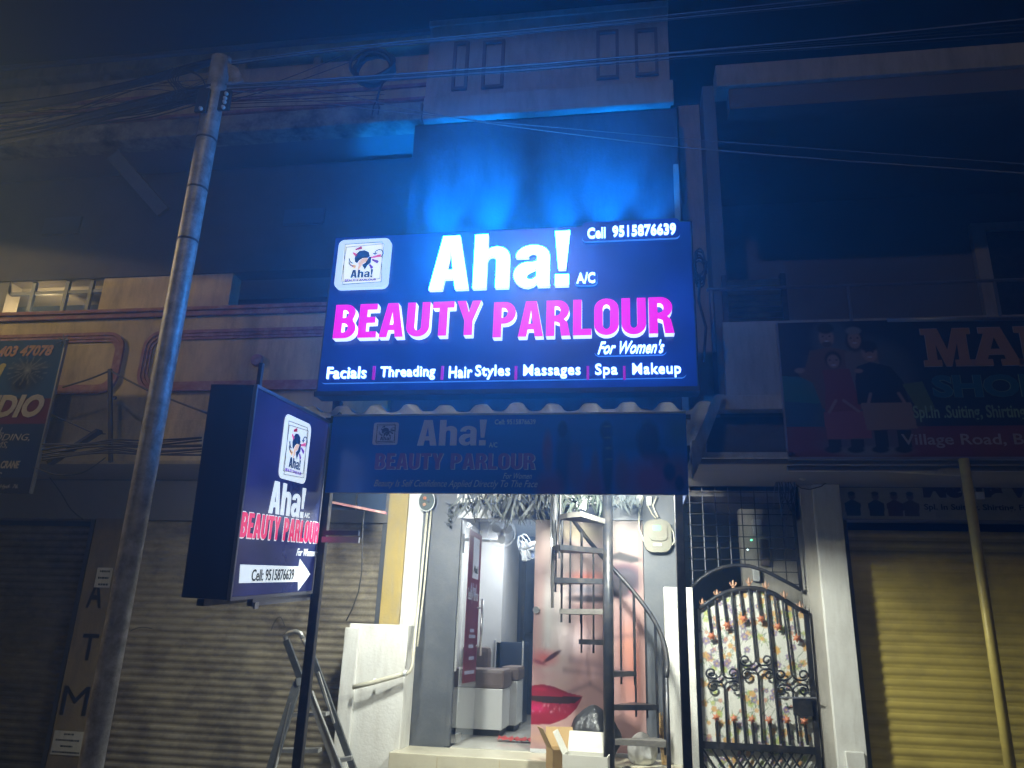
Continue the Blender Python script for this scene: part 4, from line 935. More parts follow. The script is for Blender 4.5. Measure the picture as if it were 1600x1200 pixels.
ar = [(375,882),(466,885),(468,873),(484,897),(465,923),(465,909),(373,911)]; bm = BM(); prism(bm, [bl(*a) for a in ar], lambda a, b, d: bpt(a, b, d), .001, .005); obj('arrow', bm, M['lit_soft'], LX)
u0, u1, v0, v1 = brect(392, 889, 458, 907); textbox('Cell: 9515876639', BO, BU, BV, u0, u1, v0, v1, .006, .002, M['ink_black'], LX, .015)
bbox_('support_bar', M['rim_grey'], .35, BW+.08, -BH-.055, -BH-.006, -.05, -.01, LX); bbox_('support_bar', M['black_metal'], .05, .8, -BH-.05, -BH-.006, -.25, -.2, LX)
bbox_('clamp', M['aluminium'], .36, .42, -BH-.075, -BH-.03, -.01, .005, LX)
bm = BM(); beam(bm, at(409, 568, 4.75), at(404, 604, 4.75), .028, .03); obj('support_rod', bm, M['black_metal'], LX)

# ================================================================== STUDIO BANNER (left)
YB = 6.6
x0_, x1_ = -8.3, PX(74, 650, YB); z0_, z1_ = PZ(60, 771, YB), PZ(60, 531, YB)
def studio_paint(U, V):
    def u(px_): return 1 - (72-px_)/72.0*.30
    img = np.zeros(U.shape + (3,), np.float32); img[:] = (.02,.05,.12)
    ny, nx = U.shape; mixc(img, (V > .55)*.7, (.03,.09,.20)); mixc(img, ell(U, V, .86, .75, .10, .14, .5)*.8, (.012,.014,.02)); mixc(img, ell(U, V, .86, .82, .13, .03, .6)*.7, (.12,.13,.13))
    mixc(img, ell(U, V, .845, .70, .05, .07, .25), (.05,.055,.06)); mixc(img, ell(U, V, .845, .70, .035, .05, .3), (.01,.01,.015))
    for k in range(16):
        a = 2*math.pi*k/16+.2; mixc(img, seg(U, V, (.86, .79), (.86+.09*math.cos(a), .79+.10*math.sin(a)), .004, .6)*.45, (.3,.32,.28))
    mixc(img, ((V > .435) & (V < .60)).astype(np.float32), (.13,.015,.02)); mixc(img, (V < .435)*.8, (.015,.03,.10)); mixc(img, (V < .10)*.8, (.02,.02,.04))
    return img
SB = thing('studio_banner', 'dark photo studio banner with phone number at the left edge of the photo', 'banner', ((x0_+x1_)/2, YB, z0_))
bx('backing', M['sign_back'], SB, x0_, x1_, YB+.006, YB+.03, z0_, z1_); painting('print', (x0_, YB, z0_), XU, ZU, x1_-x0_, z1_-z0_, 160, 110, studio_paint, M['painted_gloss'], SB)
bx('rim', M['rim_grey'], SB, x1_+.001, x1_+.018, YB-.005, YB+.03, z0_, z1_+.01)
OB = (0, YB, 0)
def bt(txt, pxb, m, bold=.02, shear=.25, d=.002, th=.003):
    x0, x1, z0, z1 = rect(*pxb, YB); textbox(txt, OB, XU, ZU, x0, x1, z0, z1, d, th, m, SB, bold, shear)
bt('403 47078', (-2, 540, 83, 557), M['print_red_gold'], .04)
bt('i', (-10, 568, 7, 597), M['print_yellow'], .05); bt('STUDIO', (-74, 617, 68, 653), M['print_pale'], .045)
bt('L,', (0, 668, 7, 679), M['print_pale'], .0); bt('WEDDING,', (-32, 678, 47, 690), M['print_pale'], .0); bt('MS,', (-6, 690, 12, 701), M['print_pale'], .0)
bt('CRANE', (2, 720, 31, 732), M['print_pale'], .03); bt('S', (-5, 738, 2, 750), M['print_pale'], .0); bt('Hyd- 76.', (0, 757, 29, 765), M['print_pale'], -.005)
bm = BM()
for k in range(7): a = k*.9; tube(bm, [at(100, 532, YB-.02), at(100, 532, YB-.02) + Vector((.07*math.cos(a), -.01, .07*math.sin(a)))], .006, 4)
tag(obj('wire_knot', bm, M['cable_grey'], SB), None)

# ================================================================== FAMILY SHOP SIGN (right)
YF = 6.9
x0_, x1_ = PX(1224, 610, YF), 5.2; z0_, z1_ = PZ(1400, 714, YF), PZ(1400, 500, YF)
FW = 1.52
def family_paint(U, V):
    def u(px_): return (px_-1222)/232.0
    def v(py_): return (714-py_)/213.0
    ny, nx = U.shape; img = np.zeros(U.shape + (3,), np.float32); img[:] = (.012,.016,.035)
    m = lambda k, c, a=1: mixc(img, k*a, c)
    band = (V < .215).astype(np.float32); m(band, (.16,.035,.045))
    m(((V > .215) & (V < .40)).astype(np.float32)*(1-np.clip((U-.15)/.25,0,1)), (.015,.07,.15)); m(polym(U,V,[(0,.59),(.22,.57),(.22,.38),(0,.40)]), (.02,.13,.14))
    # pale halo
    for b in ((1292,530,26,34),(1300,590,46,55),(1345,590,50,60),(1330,660,66,38),(1320,695,60,16)): m(ell(U,V,u(b[0]),v(b[1]),b[2]/232*1.2,b[3]/213*1.15,.35), (.10,.13,.12), .55)
    m(ell(U,V,u(1330),v(706),.27,.05,.5), (.24,.26,.2), .6)
    skin, hair = (.30,.19,.13), (.015,.012,.012)
    # man
    m(polym(U,V,[(u(1262),v(548)),(u(1290),v(543)),(u(1322),v(552)),(u(1330),v(640)),(u(1272),v(640)),(u(1262),v(600)),(u(1246),v(590)),(u(1240),v(578)),(u(1254),v(575))]), (.14,.08,.055))
    m(ell(U,V,u(1246),v(580),.035,.025,.4), skin); m(ell(U,V,u(1286),v(527),.05,.085,.25), skin); m(ell(U,V,u(1286),v(512),.056,.05,.3), hair); m(ell(U,V,u(1286),v(538),.036,.03,.4), hair, .8)
    # woman
    m(polym(U,V,[(u(1308),v(552)),(u(1330),v(545)),(u(1350),v(552)),(u(1360),v(640)),(u(1310),v(640))]), (.16,.13,.09))
    m(ell(U,V,u(1323),v(534),.06,.095,.3), hair); m(ell(U,V,u(1323),v(532),.043,.075,.25), skin); m(ell(U,V,u(1323),v(517),.052,.035,.3), (.22,.2,.17))
    # girl
    m(polym(U,V,[(u(1276),v(580)),(u(1312),v(578)),(u(1322),v(640)),(u(1316),v(650)),(u(1274),v(650)),(u(1278),v(610))]), (.20,.045,.04))
    m(ell(U,V,u(1292),v(563),.055,.075,.25), hair); m(ell(U,V,u(1292),v(566),.040,.058,.25), skin)
    # boy
    m(polym(U,V,[(u(1322),v(575)),(u(1340),v(568)),(u(1366),v(576)),(u(1380),v(600)),(u(1384),v(634)),(u(1318),v(634)),(u(1318),v(600))]), (.012,.014,.024))
    m(ell(U,V,u(1341),v(554),.050,.072,.25), skin); m(ell(U,V,u(1341),v(543),.056,.05,.3), hair); m(ell(U,V,u(1324),v(582),.03,.02,.4), skin)
    # faces
    for fx, fy in ((1286,527),(1323,531),(1292,566),(1341,554)):
        for sx_ in (-1,1): m(ell(U,V,u(fx+sx_*4.5),v(fy-2),.008,.008,.5), (.02,.01,.01))
        m(ell(U,V,u(fx),v(fy+6),.018,.008,.5), (.45,.4,.38)); m(ell(U,V,u(fx),v(fy+2),.006,.014,.6), (.2,.12,.09), .8)
    # bags
    m(polym(U,V,[(u(1272),v(646)),(u(1328),v(644)),(u(1332),v(686)),(u(1274),v(688))]), (.26,.08,.08)); m(polym(U,V,[(u(1322),v(632)),(u(1386),v(632)),(u(1390),v(672)),(u(1326),v(674))]), (.26,.18,.11)); m(polym(U,V,[(u(1378),v(604)),(u(1404),v(600)),(u(1416),v(644)),(u(1396),v(650))]), (.10,.15,.04))
    for a, b in (((1280,646),(1290,628)),((1300,628),(1318,645)),((1332,632),(1336,618)),((1372,618),(1378,632))): m(seg(U,V,(u(a[0]),v(a[1])),(u(b[0]),v(b[1])),.012,.5), skin)
    for sx_ in (1283,1312,1343,1372): m(polym(U,V,[(u(sx_-9),v(672)),(u(sx_+9),v(672)),(u(sx_+8),v(700)),(u(sx_-8),v(700))])*(V < v(674 if sx_ > 1330 else 688)), (.012,.014,.02)); m(ell(U,V,u(sx_-3),v(703),.055,.028,.3), (.01,.01,.012))
    return img
FB = thing('family_shop_sign', 'large dark shop sign with a family carrying shopping bags and brown MA lettering', 'sign', (3.3, YF, z0_))
bx('backing', M['sign_back'], FB, x0_, x1_, YF+.006, YF+.05, z0_, z1_)
painting('print', (x0_, YF, z0_), XU, ZU, FW, z1_-z0_, 210, 190, family_paint, M['painted'], FB)
zb_ = z0_ + (z1_-z0_)*.215
mat('banner_navy', (.012,.016,.035), .45, var=.3, bump=0); mat('banner_red', (.16,.04,.035), .45, var=.2, bump=0)
bx('panel', M['banner_navy'], FB, x0_+FW, x1_, YF, YF+.005, zb_, z1_); bx('panel', M['banner_red'], FB, x0_+FW, x1_, YF, YF+.005, z0_, zb_)
bx('rim', M['rim_grey'], FB, x0_-.012, x0_-.001, YF-.005, YF+.05, z0_-.01, z1_); bx('rim', M['rim_grey'], FB, x0_, x1_, YF-.01, YF+.05, z0_-.02, z0_-.001)
OFB = (0, YF, 0)
# slab serif capitals
def slab(ch):
    if ch == 'M': return (1.15, [[(0,0),(0,.16),(.1,.16),(.1,.84),(0,.84),(0,1),(.40,1),(.575,.42),(.75,1),(1.15,1),(1.15,.84),(1.05,.84),(1.05,.16),(1.15,.16),(1.15,0),(.72,0),(.72,.16),(.82,.16),(.82,.62),(.63,0),(.50,0),(.31,.62),(.31,.16),(.41,.16),(.41,0)]])
    if ch == 'A': return (1.0, [[(0,0),(0,.16),(.09,.16),(.32,.84),(.22,.84),(.22,1),(.66,1),(.92,.16),(1.0,.16),(1.0,0),(.58,0),(.58,.16),(.68,.16),(.65,.28),(.36,.28),(.32,.16),(.42,.16),(.42,0)], [(.41,.43),(.60,.43),(.51,.74)]])
    return (.95, [[(0,0),(0,.16),(.1,.16),(.1,.84),(0,.84),(0,1),(.38,1),(.66,.48),(.66,.84),(.56,.84),(.56,1),(.95,1),(.95,.84),(.86,.84),(.86,0),(.66,0),(.30,.66),(.30,.16),(.40,.16),(.40,0)]])
for ch, b in (('M', (1441, 514, 1518, 572)), ('A', (1514, 512, 1594, 571)), ('N', (1588, 510, 1668, 571))):
    w_, P = slab(ch)
    x0, x1, z0, z1 = rect(*b, YF)
    me = curve_mesh(P, .003); place_mesh(me, OFB, XU, ZU, x0-.006, z0-.006, (x1-x0+.012)/w_, z1-z0+.012, .003); me.update(); finish('letter_edge', me, M['print_pale'], FB)
    me = curve_mesh(P, .003); place_mesh(me, OFB, XU, ZU, x0, z0, (x1-x0)/w_, z1-z0, .0065); me.update(); finish('letter', me, M['print_brown'], FB)
def fbt(txt, pxb, m, bold=.02, d=.002):
    x0, x1, z0, z1 = rect(*pxb, YF); textbox(txt, OFB, XU, ZU, x0, x1, z0, z1, d, .002, m, FB, bold)
fbt('SHOP', (1456, 585, 1630, 621), M['print_green'], .052, .0015); fbt('SHOP', (1456, 585, 1630, 621), M['print_teal'], .042, .004)
fbt('Spl.In .Suiting, Shirting,', (1427, 633, 1606, 659), M['print_green'], .018); fbt('Village Road, B', (1409, 678, 1600, 700), M['print_pale'], .012)
# pipes, post and second banner
pf = thing('sign_frame', 'pale pipe frame and slanting post carrying the family shop sign', 'frame', (2.83, YF, 0))
bm = BM(); tube(bm, [(PX(1510, 745, YF), YF, 3.2), (PX(1578, 1200, YF), YF, 0)], .040, 14); obj('post', bm, M['slat_yellow'], pf, True)
bm = BM(); tube(bm, [at(1300, 727, 7.2), at(1500, 738, 7.0)], .035, 12); obj('pipe', bm, M['plaster_cream'], pf, True)
bm = BM(); tube(bm, [at(1232, 721, 7.0), at(1326, 723, 7.0)], .018, 8); obj('pipe', bm, M['plaster_cream'], pf, True)
bm = BM(); tube(bm, [at(1386, 500, YF), at(1640, 497, YF)], .022, 8); obj('pipe', bm, M['rim_grey'], pf, True)
bx('beam', M['rim_grey'], pf, x0_, x1_, 7.0, 7.05, z0_-.10, z0_-.03)
YW = 7.97
x0_, x1_ = PX(1308, 775, YW), 5.2; z0_, z1_ = 2.845, 3.155
def wear_paint(U, V):
    def u(px_): return (px_-1308)/150.0
    def v(py_): return (805-py_)/62.0
    img = np.zeros(U.shape + (3,), np.float32); img[:] = (.36,.34,.23); ny, nx = U.shape; img *= (.8+.4*noise2(nx, ny, 8, 9))[..., None]
    m = lambda k, c, a=1: mixc(img, k*a, c)
    for px_, c in ((1331,(.02,.05,.07)),(1368,(.012,.015,.03)),(1397,(.08,.02,.025)),(1422,(.09,.05,.03))):
        m(polym(U,V,[(u(px_-13),v(775)),(u(px_),v(766)),(u(px_+13),v(775)),(u(px_+11),v(799)),(u(px_-11),v(799))]), c); m(ell(U,V,u(px_),v(761),.045,.13,.3), (.12,.08,.06)); m(ell(U,V,u(px_),v(755),.045,.08,.3), (.012,.01,.01))
    return img
WB = thing('wear_banner', 'faded clothes banner with four figures hanging above the yellow shutter', 'banner', (3.4, YW, z0_))
painting('print', (x0_, YW, z0_), XU, ZU, PX(1458, 775, YW)-x0_, z1_-z0_, 120, 50, wear_paint, M['painted'], WB)
mat('banner_tan', (.36,.34,.23), .6, var=.25, bump=0)
bx('panel', M['banner_tan'], WB, PX(1458, 775, YW), x1_, YW, YW+.004, z0_, z1_)
def wt(txt, pxb, m, bold=.02):
    x0, x1, z0, z1 = rect(*pxb, YW); textbox(txt, (0, YW, 0), XU, ZU, x0, x1, z0, z1, .002, .002, m, WB, bold)
mat('ink_maroon', (.06,.02,.025), .5, bump=0)
wt('Me', (1441, 748, 1502, 778), M['ink_maroon'], .06); wt('ns Wear', (1524, 748, 1690, 778), M['ink_maroon'], .06); wt('Spl. In Suiting. Shirting. Fa', (1444, 788, 1606, 800), M['ink_black'], .02)
bx('switch', M['white_plastic'], WB, PX(1525, 775, 7.95), PX(1537, 775, 7.95), 7.93, 7.965, PZ(1530, 780, 7.95), PZ(1530, 769, 7.95))

# ================================================================== SPIRAL STAIR
ST = thing('spiral_stair', 'black steel spiral stair in front of the face poster', 'stair', (-.199, 7.1, .1))
SC = Vector((-.199, 7.1, 0)); SR = .50
bm = BM(); tube(bm, [SC + ZU*.1, SC + ZU*3.36], .046, 18); obj('centre_pole', bm, M['black_metal'], ST, True)
def zh(th_): return 1.36 + .0094*(th_+12)
mat('tread_wood', (.15,.14,.125), .8, var=.4, scale=20, dirt=(.05,.05,.05), dirt_amt=.6, dirt_scale=20, bump=.4, stretch=(1,8,8))
for k, zt2 in enumerate((.835, 1.10, 1.365, 1.625, 1.885, 2.145, 2.41, 2.675)):
    th_ = 18 + 30*k; a0, a1 = math.radians(th_-17), math.radians(th_+17); tr_ = thing  # noqa
    P = [(.05*math.cos(a0), .05*math.sin(a0)), (SR*math.cos(a0), SR*math.sin(a0)), (SR*1.02*math.cos((a0+a1)/2), SR*1.02*math.sin((a0+a1)/2)), (SR*math.cos(a1), SR*math.sin(a1)), (.05*math.cos(a1), .05*math.sin(a1))]
    bm = BM(); prism(bm, P, lambda a, b, d: SC + Vector((a, b, d)), zt2-.045, zt2); obj('tread', bm, M['tread_wood'] if k in (0, 4, 7) else M['black_metal'], ST)
    for aa in ([th_-15, th_, th_+14] if k < 7 else [th_-15]):
        r_ = math.radians(aa); p_ = SC + Vector((SR*.985*math.cos(r_), SR*.985*math.sin(r_), 0)); bm = BM()
        tube(bm, [p_ + ZU*(zt2-.12), p_ + ZU*min(zh(aa), 3.34)], .0095, 8); obj('baluster', bm, M['black_metal'], ST)
bm = BM(); tube(bm, [SC + Vector((SR*1.0*math.cos(math.radians(a)), SR*1.0*math.sin(math.radians(a)), min(zh(a), 3.3))) for a in range(-14, 196, 7)], .021, 10); obj('handrail', bm, M['black_metal'], ST, True)
r_ = math.radians(-14); p_ = SC + Vector((SR*math.cos(r_), SR*math.sin(r_), 0)); bm = BM(); tube(bm, [p_ + ZU*.1, p_ + ZU*1.34], .018, 10); obj('newel_post', bm, M['black_metal'], ST, True)
bm = BM(); tube(bm, [at(862, 775, 6.95), at(863, 950, 6.95)], .013, 8); obj('newel_post', bm, M['steel_bright'], ST, True)

# ================================================================== FLORAL GATE
YG = 7.88
GT = thing('iron_gate', 'black iron gate with scrolls and copper flowers over a floral sheet', 'gate', (1.15, YG, .1))
gx0, gx1 = PX(1085, 1050, YG)+.03, PX(1270, 1080, YG)
def floral(U, V):
    ny, nx = U.shape; img = np.zeros(U.shape + (3,), np.float32); img[:] = (.66,.66,.60); r = random.Random(5); asp = 1.9
    def fl_(cx, cy, s, c, n=5):
        a0 = r.random()*6
        for k in range(n):
            a = a0 + 2*math.pi*k/n; mixc(img, ell(U, V, cx+s*.6*math.cos(a), cy+s*.6*math.sin(a)/asp, s*.5, s*.5/asp, .5)*.9, c)
        mixc(img, ell(U, V, cx, cy, s*.35, s*.35/asp, .5), (.55,.40,.10))
    for k in range(300):
        cx, cy = r.random(), r.random(); t_ = r.random()
        for q in range(3):
            a = r.random()*6.28; l_ = r.uniform(.02, .05); c = r.choice([(.10,.22,.12),(.20,.30,.10),(.12,.20,.18),(.25,.22,.30)])
            mixc(img, ell(U, V, cx+l_*math.cos(a), cy+l_*math.sin(a)/asp, .016, .0065/asp*1.6, .5, math.degrees(a))*.8, c)
        mixc(img, seg(U, V, (cx, cy), (cx+r.uniform(-.08,.08), cy+r.uniform(-.05,.05)), .0035, .5)*.7, (.15,.2,.12))
        if t_ < .40: fl_(cx, cy, r.uniform(.02,.036), (.62,.34,.10))
        elif t_ < .68: fl_(cx, cy, r.uniform(.02,.04), (.22,.15,.30))
        elif t_ < .86: fl_(cx, cy, r.uniform(.02,.036), (.38,.48,.14))
        else: fl_(cx, cy, r.uniform(.015,.025), (.5,.22,.18))
    return img
def archz(px_, P):
    for (a, b), (c, d) in zip(P, P[1:]):
        if a <= px_ <= c: return b + (d-b)*(px_-a)/(c-a)
    return P[0][1] if px_ < P[0][0] else P[-1][1]
AP = [(1092,951),(1105,942),(1120,932),(1135,925),(1150,921),(1165,919),(1180,919),(1195,922),(1212,929),(1228,939),(1244,949),(1262,958)]
# sheet, cut to the arch
def arch_sheet():
    nx, ny = 170, 320; zb2 = .30; x0, x1 = gx0+.02, gx1-.02; xs = np.linspace(x0, x1, nx)
    axs = [at(p[0], p[1], YG).x for p in AP]; azs = [at(p[0], p[1], YG).z for p in AP]
    U, V = np.meshgrid(np.linspace(0,1,nx), np.linspace(0,1,ny)); col = np.clip(floral(U.astype(np.float32), V.astype(np.float32)), 0, 1)
    zmax = max(azs); Z_ = zb2 + V*(zmax-zb2); top = np.interp(xs, axs, azs)[None]; Zc = np.minimum(Z_, top)
    me = bpy.data.meshes.new('floral_sheet'); idx = np.arange(nx*ny).reshape(ny, nx); vs = [(float(xs[i]), YG+.035, float(Zc[j, i])) for j in range(ny) for i in range(nx)]
    fc = np.stack([idx[:-1,:-1], idx[:-1,1:], idx[1:,1:], idx[1:,:-1]], -1).reshape(-1, 4)
    fc = [tuple(int(q) for q in f) for f in fc if vs[f[3]][2]-vs[f[0]][2] > 1e-5 or vs[f[2]][2]-vs[f[1]][2] > 1e-5]
    me.from_pydata(vs, [], fc); a = me.color_attributes.new('paint', 'FLOAT_COLOR', 'POINT'); c4 = np.ones((nx*ny, 4), np.float32); c4[:, :3] = col.reshape(-1, 3); a.data.foreach_set('color', c4.ravel())
    return finish('floral_sheet', me, M['painted'], GT)
arch_sheet()
bm = BM(); beam(bm, (gx0, YG, .12), (gx0, YG, at(*AP[0], YG).z), .045, .03); obj('stile', bm, M['black_metal'], GT)
bm = BM(); beam(bm, (gx1, YG, .12), (gx1, YG, at(*AP[-1], YG).z), .045, .03); obj('stile', bm, M['black_metal'], GT)
bm = BM(); tube(bm, [at(p[0], p[1], YG) for p in AP], .022, 8); obj('top_rail', bm, M['black_metal'], GT, True)
zr = PZ(1180, 1168, YG); bx('rail', M['black_metal'], GT, gx0+.023, gx1-.023, YG-.015, YG+.02, zr-.03, zr+.03); bx('rail', M['black_metal'], GT, gx0+.023, gx1-.023, YG-.015, YG+.02, .14, .20)
def gpx(cx_, cy_): return 1090+cx_/5, 960+cy_/5
def gbar(a, b, r=.0105):
    bm = BM(); tube(bm, [at(*a, YG-.005), at(*b, YG-.005)], r, 8); return obj('bar', bm, M['black_metal'], GT)
def top_at(px_): return (px_-3, archz(px_-3, AP))
for xt, xb2, yb2 in ((295,378,1005),(560,650,1005)):
    a = gpx(xt, 0); gbar(top_at(a[0]-3), gpx(xb2, 1010), .013)
for xt, yt, xm, ym in ((165,0,190,450),(430,0,455,350),(690,0,738,480)):
    a = gpx(xt, yt); gbar(top_at(a[0]-3), gpx(xm, ym))
for xt, yt, xb2 in ((210,560,235),(475,470,508),(742,590,790)): gbar(gpx(xt, yt), gpx(xb2, 1010))
# spear bars with flowers
def flower(px_, py_, r=.045):
    c = at(px_, py_, YG-.03); bm = BM(); n_ = 6; A = []; a0 = rnd.random()
    ctr = bm.verts.new(c + Vector((0, -.022, 0)))
    for k in range(n_*2):
        rr_ = r if k % 2 == 0 else r*.5; a = a0 + math.pi*k/n_; A.append(bm.verts.new(c + Vector((rr_*math.cos(a), .012 if k % 2 == 0 else -.006, rr_*math.sin(a)))))
    back = bm.verts.new(c + Vector((0, .02, 0)))
    for k in range(n_*2): bm.faces.new((ctr, A[k], A[(k+1)%(2*n_)])); bm.faces.new((back, A[(k+1)%(2*n_)], A[k]))
    return obj('flower', bm, M['terracotta'], GT)
for (fx, fy) in ((1112,994),(1136,977),(1162,967),(1189,967),(1216,979),(1245,997)): gbar(top_at(fx-4), (fx, fy)); flower(fx, fy)
for k, (fx, fy) in enumerate(((1119,1121),(1147,1123),(1175,1124),(1202,1125),(1230,1125),(1257,1127))): gbar((fx, fy), (fx+3+k*.4, 1164), .013); flower(fx, fy, .043)
# finials
for (fx, fy) in ((1096,940),(1119,926),(1144,911),(1169,907),(1195,913),(1224,928),(1249,945)):
    b_ = at(fx+2, fy+12, YG); bm = BM(); lathe(bm, [(.007,0),(.012,.01),(.006,.02),(.009,.035),(.016,.05),(.012,.075),(.003,.105)], b_, 8)
    for s_ in (-1, 1): tube(bm, [b_ + Vector((0,0,.035)), b_ + Vector((s_*.02,0,.05)), b_ + Vector((s_*.030,0,.068)), b_ + Vector((s_*.026,0,.082))], .006, 6)
    lathe(bm, [(.018,.026),(.018,.032)], b_, 8); obj('finial', bm, M['terracotta_pale'], GT)
# scrolls: pairs of C-scrolls above and below the waist line
def scroll(cx, cy, up, side):
    """from the stem out to a spiral; crop-pixel units"""
    P = [(cx, cy), (cx+side*6, cy+up*18), (cx+side*20, cy+up*36), (cx+side*42, cy+up*47), (cx+side*66, cy+up*49)]
    for k in range(20):
        a = k/19*math.pi*2.5; R0 = 42*(1-.62*k/19); P.append((cx+side*(86 + R0*math.sin(a)), cy+up*(7 + R0*math.cos(a))))
    bm = BM(); tube(bm, [at(*gpx(*p_), YG-.008) for p_ in P], .0085, 6); return obj('scroll', bm, M['black_metal'], GT, True)
for cx, cy in ((190,450),(455,350),(738,465)):
    for s_ in (-1, 1): scroll(cx, cy, 1, s_)
for cx, cy in ((208,570),(472,475),(742,600)):
    for s_ in (-1, 1): scroll(cx, cy, -1, s_)
# lattice foot
k = 0; xx = gx0+.03
while xx < gx1-.06:
    for s_ in (0, 1):
        bm = BM(); a = Vector((xx if s_ else xx+.17, YG+.002*s_, .20)); b = Vector((min(xx+.50, gx1-.02) if s_ else max(xx-.33, gx0+.02), YG+.002*s_, 0))
        x_end = b.x; L_ = (x_end - a.x); b.z = .20 + abs(L_)*1.45; 
        if b.z > zr-.03: f_ = (zr-.03-.20)/(b.z-.20); b = a + (b-a)*f_
        beam(bm, a, b, .016, .008); obj('lattice_bar', bm, M['black_metal'], GT)
    xx += .085
x0, x1, z0, z1 = rect(1238, 1090, 1268, 1118, YG); bx('lock_box', M['black_metal'], GT, x0, x1, YG-.05, YG-.016, z0, z1, .006)
bm = BM(); tube(bm, [at(1218, 1090, YG-.05), at(1276, 1091, YG-.05)], .009, 8); obj('bolt', bm, M['rim_grey'], GT)

# arch window grid above the gate
GW = thing('window_grid', 'square wire grid with arched lower frame above the floral gate', 'grille', (1.1, 7.95, 2.2))
YR = 7.95
A2 = [(1078,920),(1095,904),(1112,893),(1130,886),(1150,883),(1170,884),(1190,890),(1208,898),(1225,907),(1240,915),(1252,922)]
bm = BM(); tube(bm, [at(*p_, YR) for p_ in A2], .018, 8); obj('arch_frame', bm, M['black_metal'], GW, True)
bm = BM(); tube(bm, [at(1234, 740, YR), at(1252, 922, YR)], .018, 8); obj('side_frame', bm, M['black_metal'], GW, True)
ax_ = [at(*p_, YR).x for p_ in A2]; az_ = [at(*p_, YR).z for p_ in A2]
x = ax_[0]+.03
while x < 1.60:
    zb2 = float(np.interp(x, ax_, az_)); bm = BM(); tube(bm, [(x, YR, zb2), (x, YR, 3.14)], .0055, 6); obj('rod', bm, M['rim_grey'] if x < 1.0 else M['black_metal'], GW); x += .128
z = 2.20
while z < 3.1:
    xl, xr = ax_[0], 1.62
    if z < max(az_):
        # two pieces outside the arch
        hit = [xq for xq in np.linspace(ax_[0], ax_[-1], 80) if np.interp(xq, ax_, az_) < z]
        L_ = [q for q in hit if q < ax_[4]]; R_ = [q for q in hit if q > ax_[4]]
        segs = ([(xl, max(L_))] if L_ else []) + ([(min(R_), xr)] if R_ else [])
    else: segs = [(xl, xr)]
    for a, b in segs:
        if b-a > .03: bm = BM(); tube(bm, [(a, YR-.008, z), (b, YR-.008, z)], .0055, 6); obj('rod', bm, M['black_metal'], GW)
    z += .112
# loose wires and camera at pillar top
wc = thing('wire_tangle', 'tangle of loose dark wires hanging at the top of the white pillar', 'cable', at(1225, 760, 7.75))
for k in range(16):
    p0 = at(rnd.uniform(1212, 1236), rnd.uniform(715, 735), 7.74); p1 = at(rnd.uniform(1205, 1245), rnd.uniform(770, 825), 7.74)
    bm = BM(); mid = (p0+p1)/2 + Vector((rnd.uniform(-.16,.16), rnd.uniform(-.05,.03), rnd.uniform(-.1,.06))); P = []
    for q in range(9):
        t_ = q/8; P.append(p0*(1-t_)**2 + mid*2*t_*(1-t_) + p1*t_*t_ + Vector((rnd.uniform(-.008,.008), 0, 0)))
    tube(bm, P, .0045, 5); obj('wire', bm, M['cable_black'] if k % 3 else M['cable_grey'], wc, True)
bm = BM(); P = [at(1240, 755, 7.78), at(1252, 763, 7.78), at(1265, 765, 7.78), at(1283, 760, 7.78), at(1300, 748, 7.78)]; tube(bm, P, .005, 5); obj('wire', bm, M['cable_black'], wc, True)
cm = thing('security_camera', 'small pale bullet camera at the top of the white pillar', 'camera', at(1243, 743, 7.72))
bm = BM(); tube(bm, [at(1232, 733, 7.75), at(1255, 745, 7.55)], .04, 12); obj('housing', bm, M['plaster_cream'], cm, True); bm = BM(); tube(bm, [at(1226, 728, 7.9), at(1236, 734, 7.74)], .015, 8); obj('bracket', bm, M['rim_grey'], cm)

# electric meter
MT = thing('electric_meter', 'cream electric meter with green display on the grey wall right of the stair', 'meter', at(1028, 862, 7.9))
x0, x1, z0, z1 = rect(1006, 812, 1049, 863, 7.86)
me = curve_mesh([rr_pts(x0, z0, x1, z1, .09)], .09); place_mesh(me, (0, 7.93, 0), XU, ZU, 0, 0, 1, 1, .045); me.update(); finish('case', me, M['meter_cream'], MT)
me = curve_mesh([rr_pts(x0+.05, z0+.11, x1-.04, z1-.03, .05)], .03); place_mesh(me, (0, 7.84, 0), XU, ZU, 0, 0, 1, 1, .012); me.update(); finish('cover', me, M['meter_cream'], MT)
me = curve_mesh([rr_pts(x0+.085, z1-.12, x1-.10, z1-.06, .015)], .004); place_mesh(me, (0, 7.812, 0), XU, ZU, 0, 0, 1, 1, .004); me.update(); finish('display', me, M['green_glow'], MT)
bx('label_plate', M['white_plastic'], MT, x0+.09, x1-.10, 7.826, 7.838, z0+.06, z0+.085)
for P, r_ in (([(1005,776),(999,800),(998,825),(1006,845),(1010,848)], .011), ([(1012,776),(1013,792),(1019,803),(1025,810)], .006), ([(1026,776),(1020,790),(1024,800),(1028,808)], .009), ([(1032,812),(1045,818),(1052,832),(1054,846),(1049,852)], .008)):
    bm = BM(); tube(bm, [at(*q, 7.86) for q in P], r_, 7); obj('conduit', bm, M['pvc'], MT, True)
x0, x1, z0, z1 = rect(1010, 776, 1018, 790, 7.86); bx('junction', M['white_plastic'], MT, x0, x1, 7.84, 7.9, z0, z1, .006)

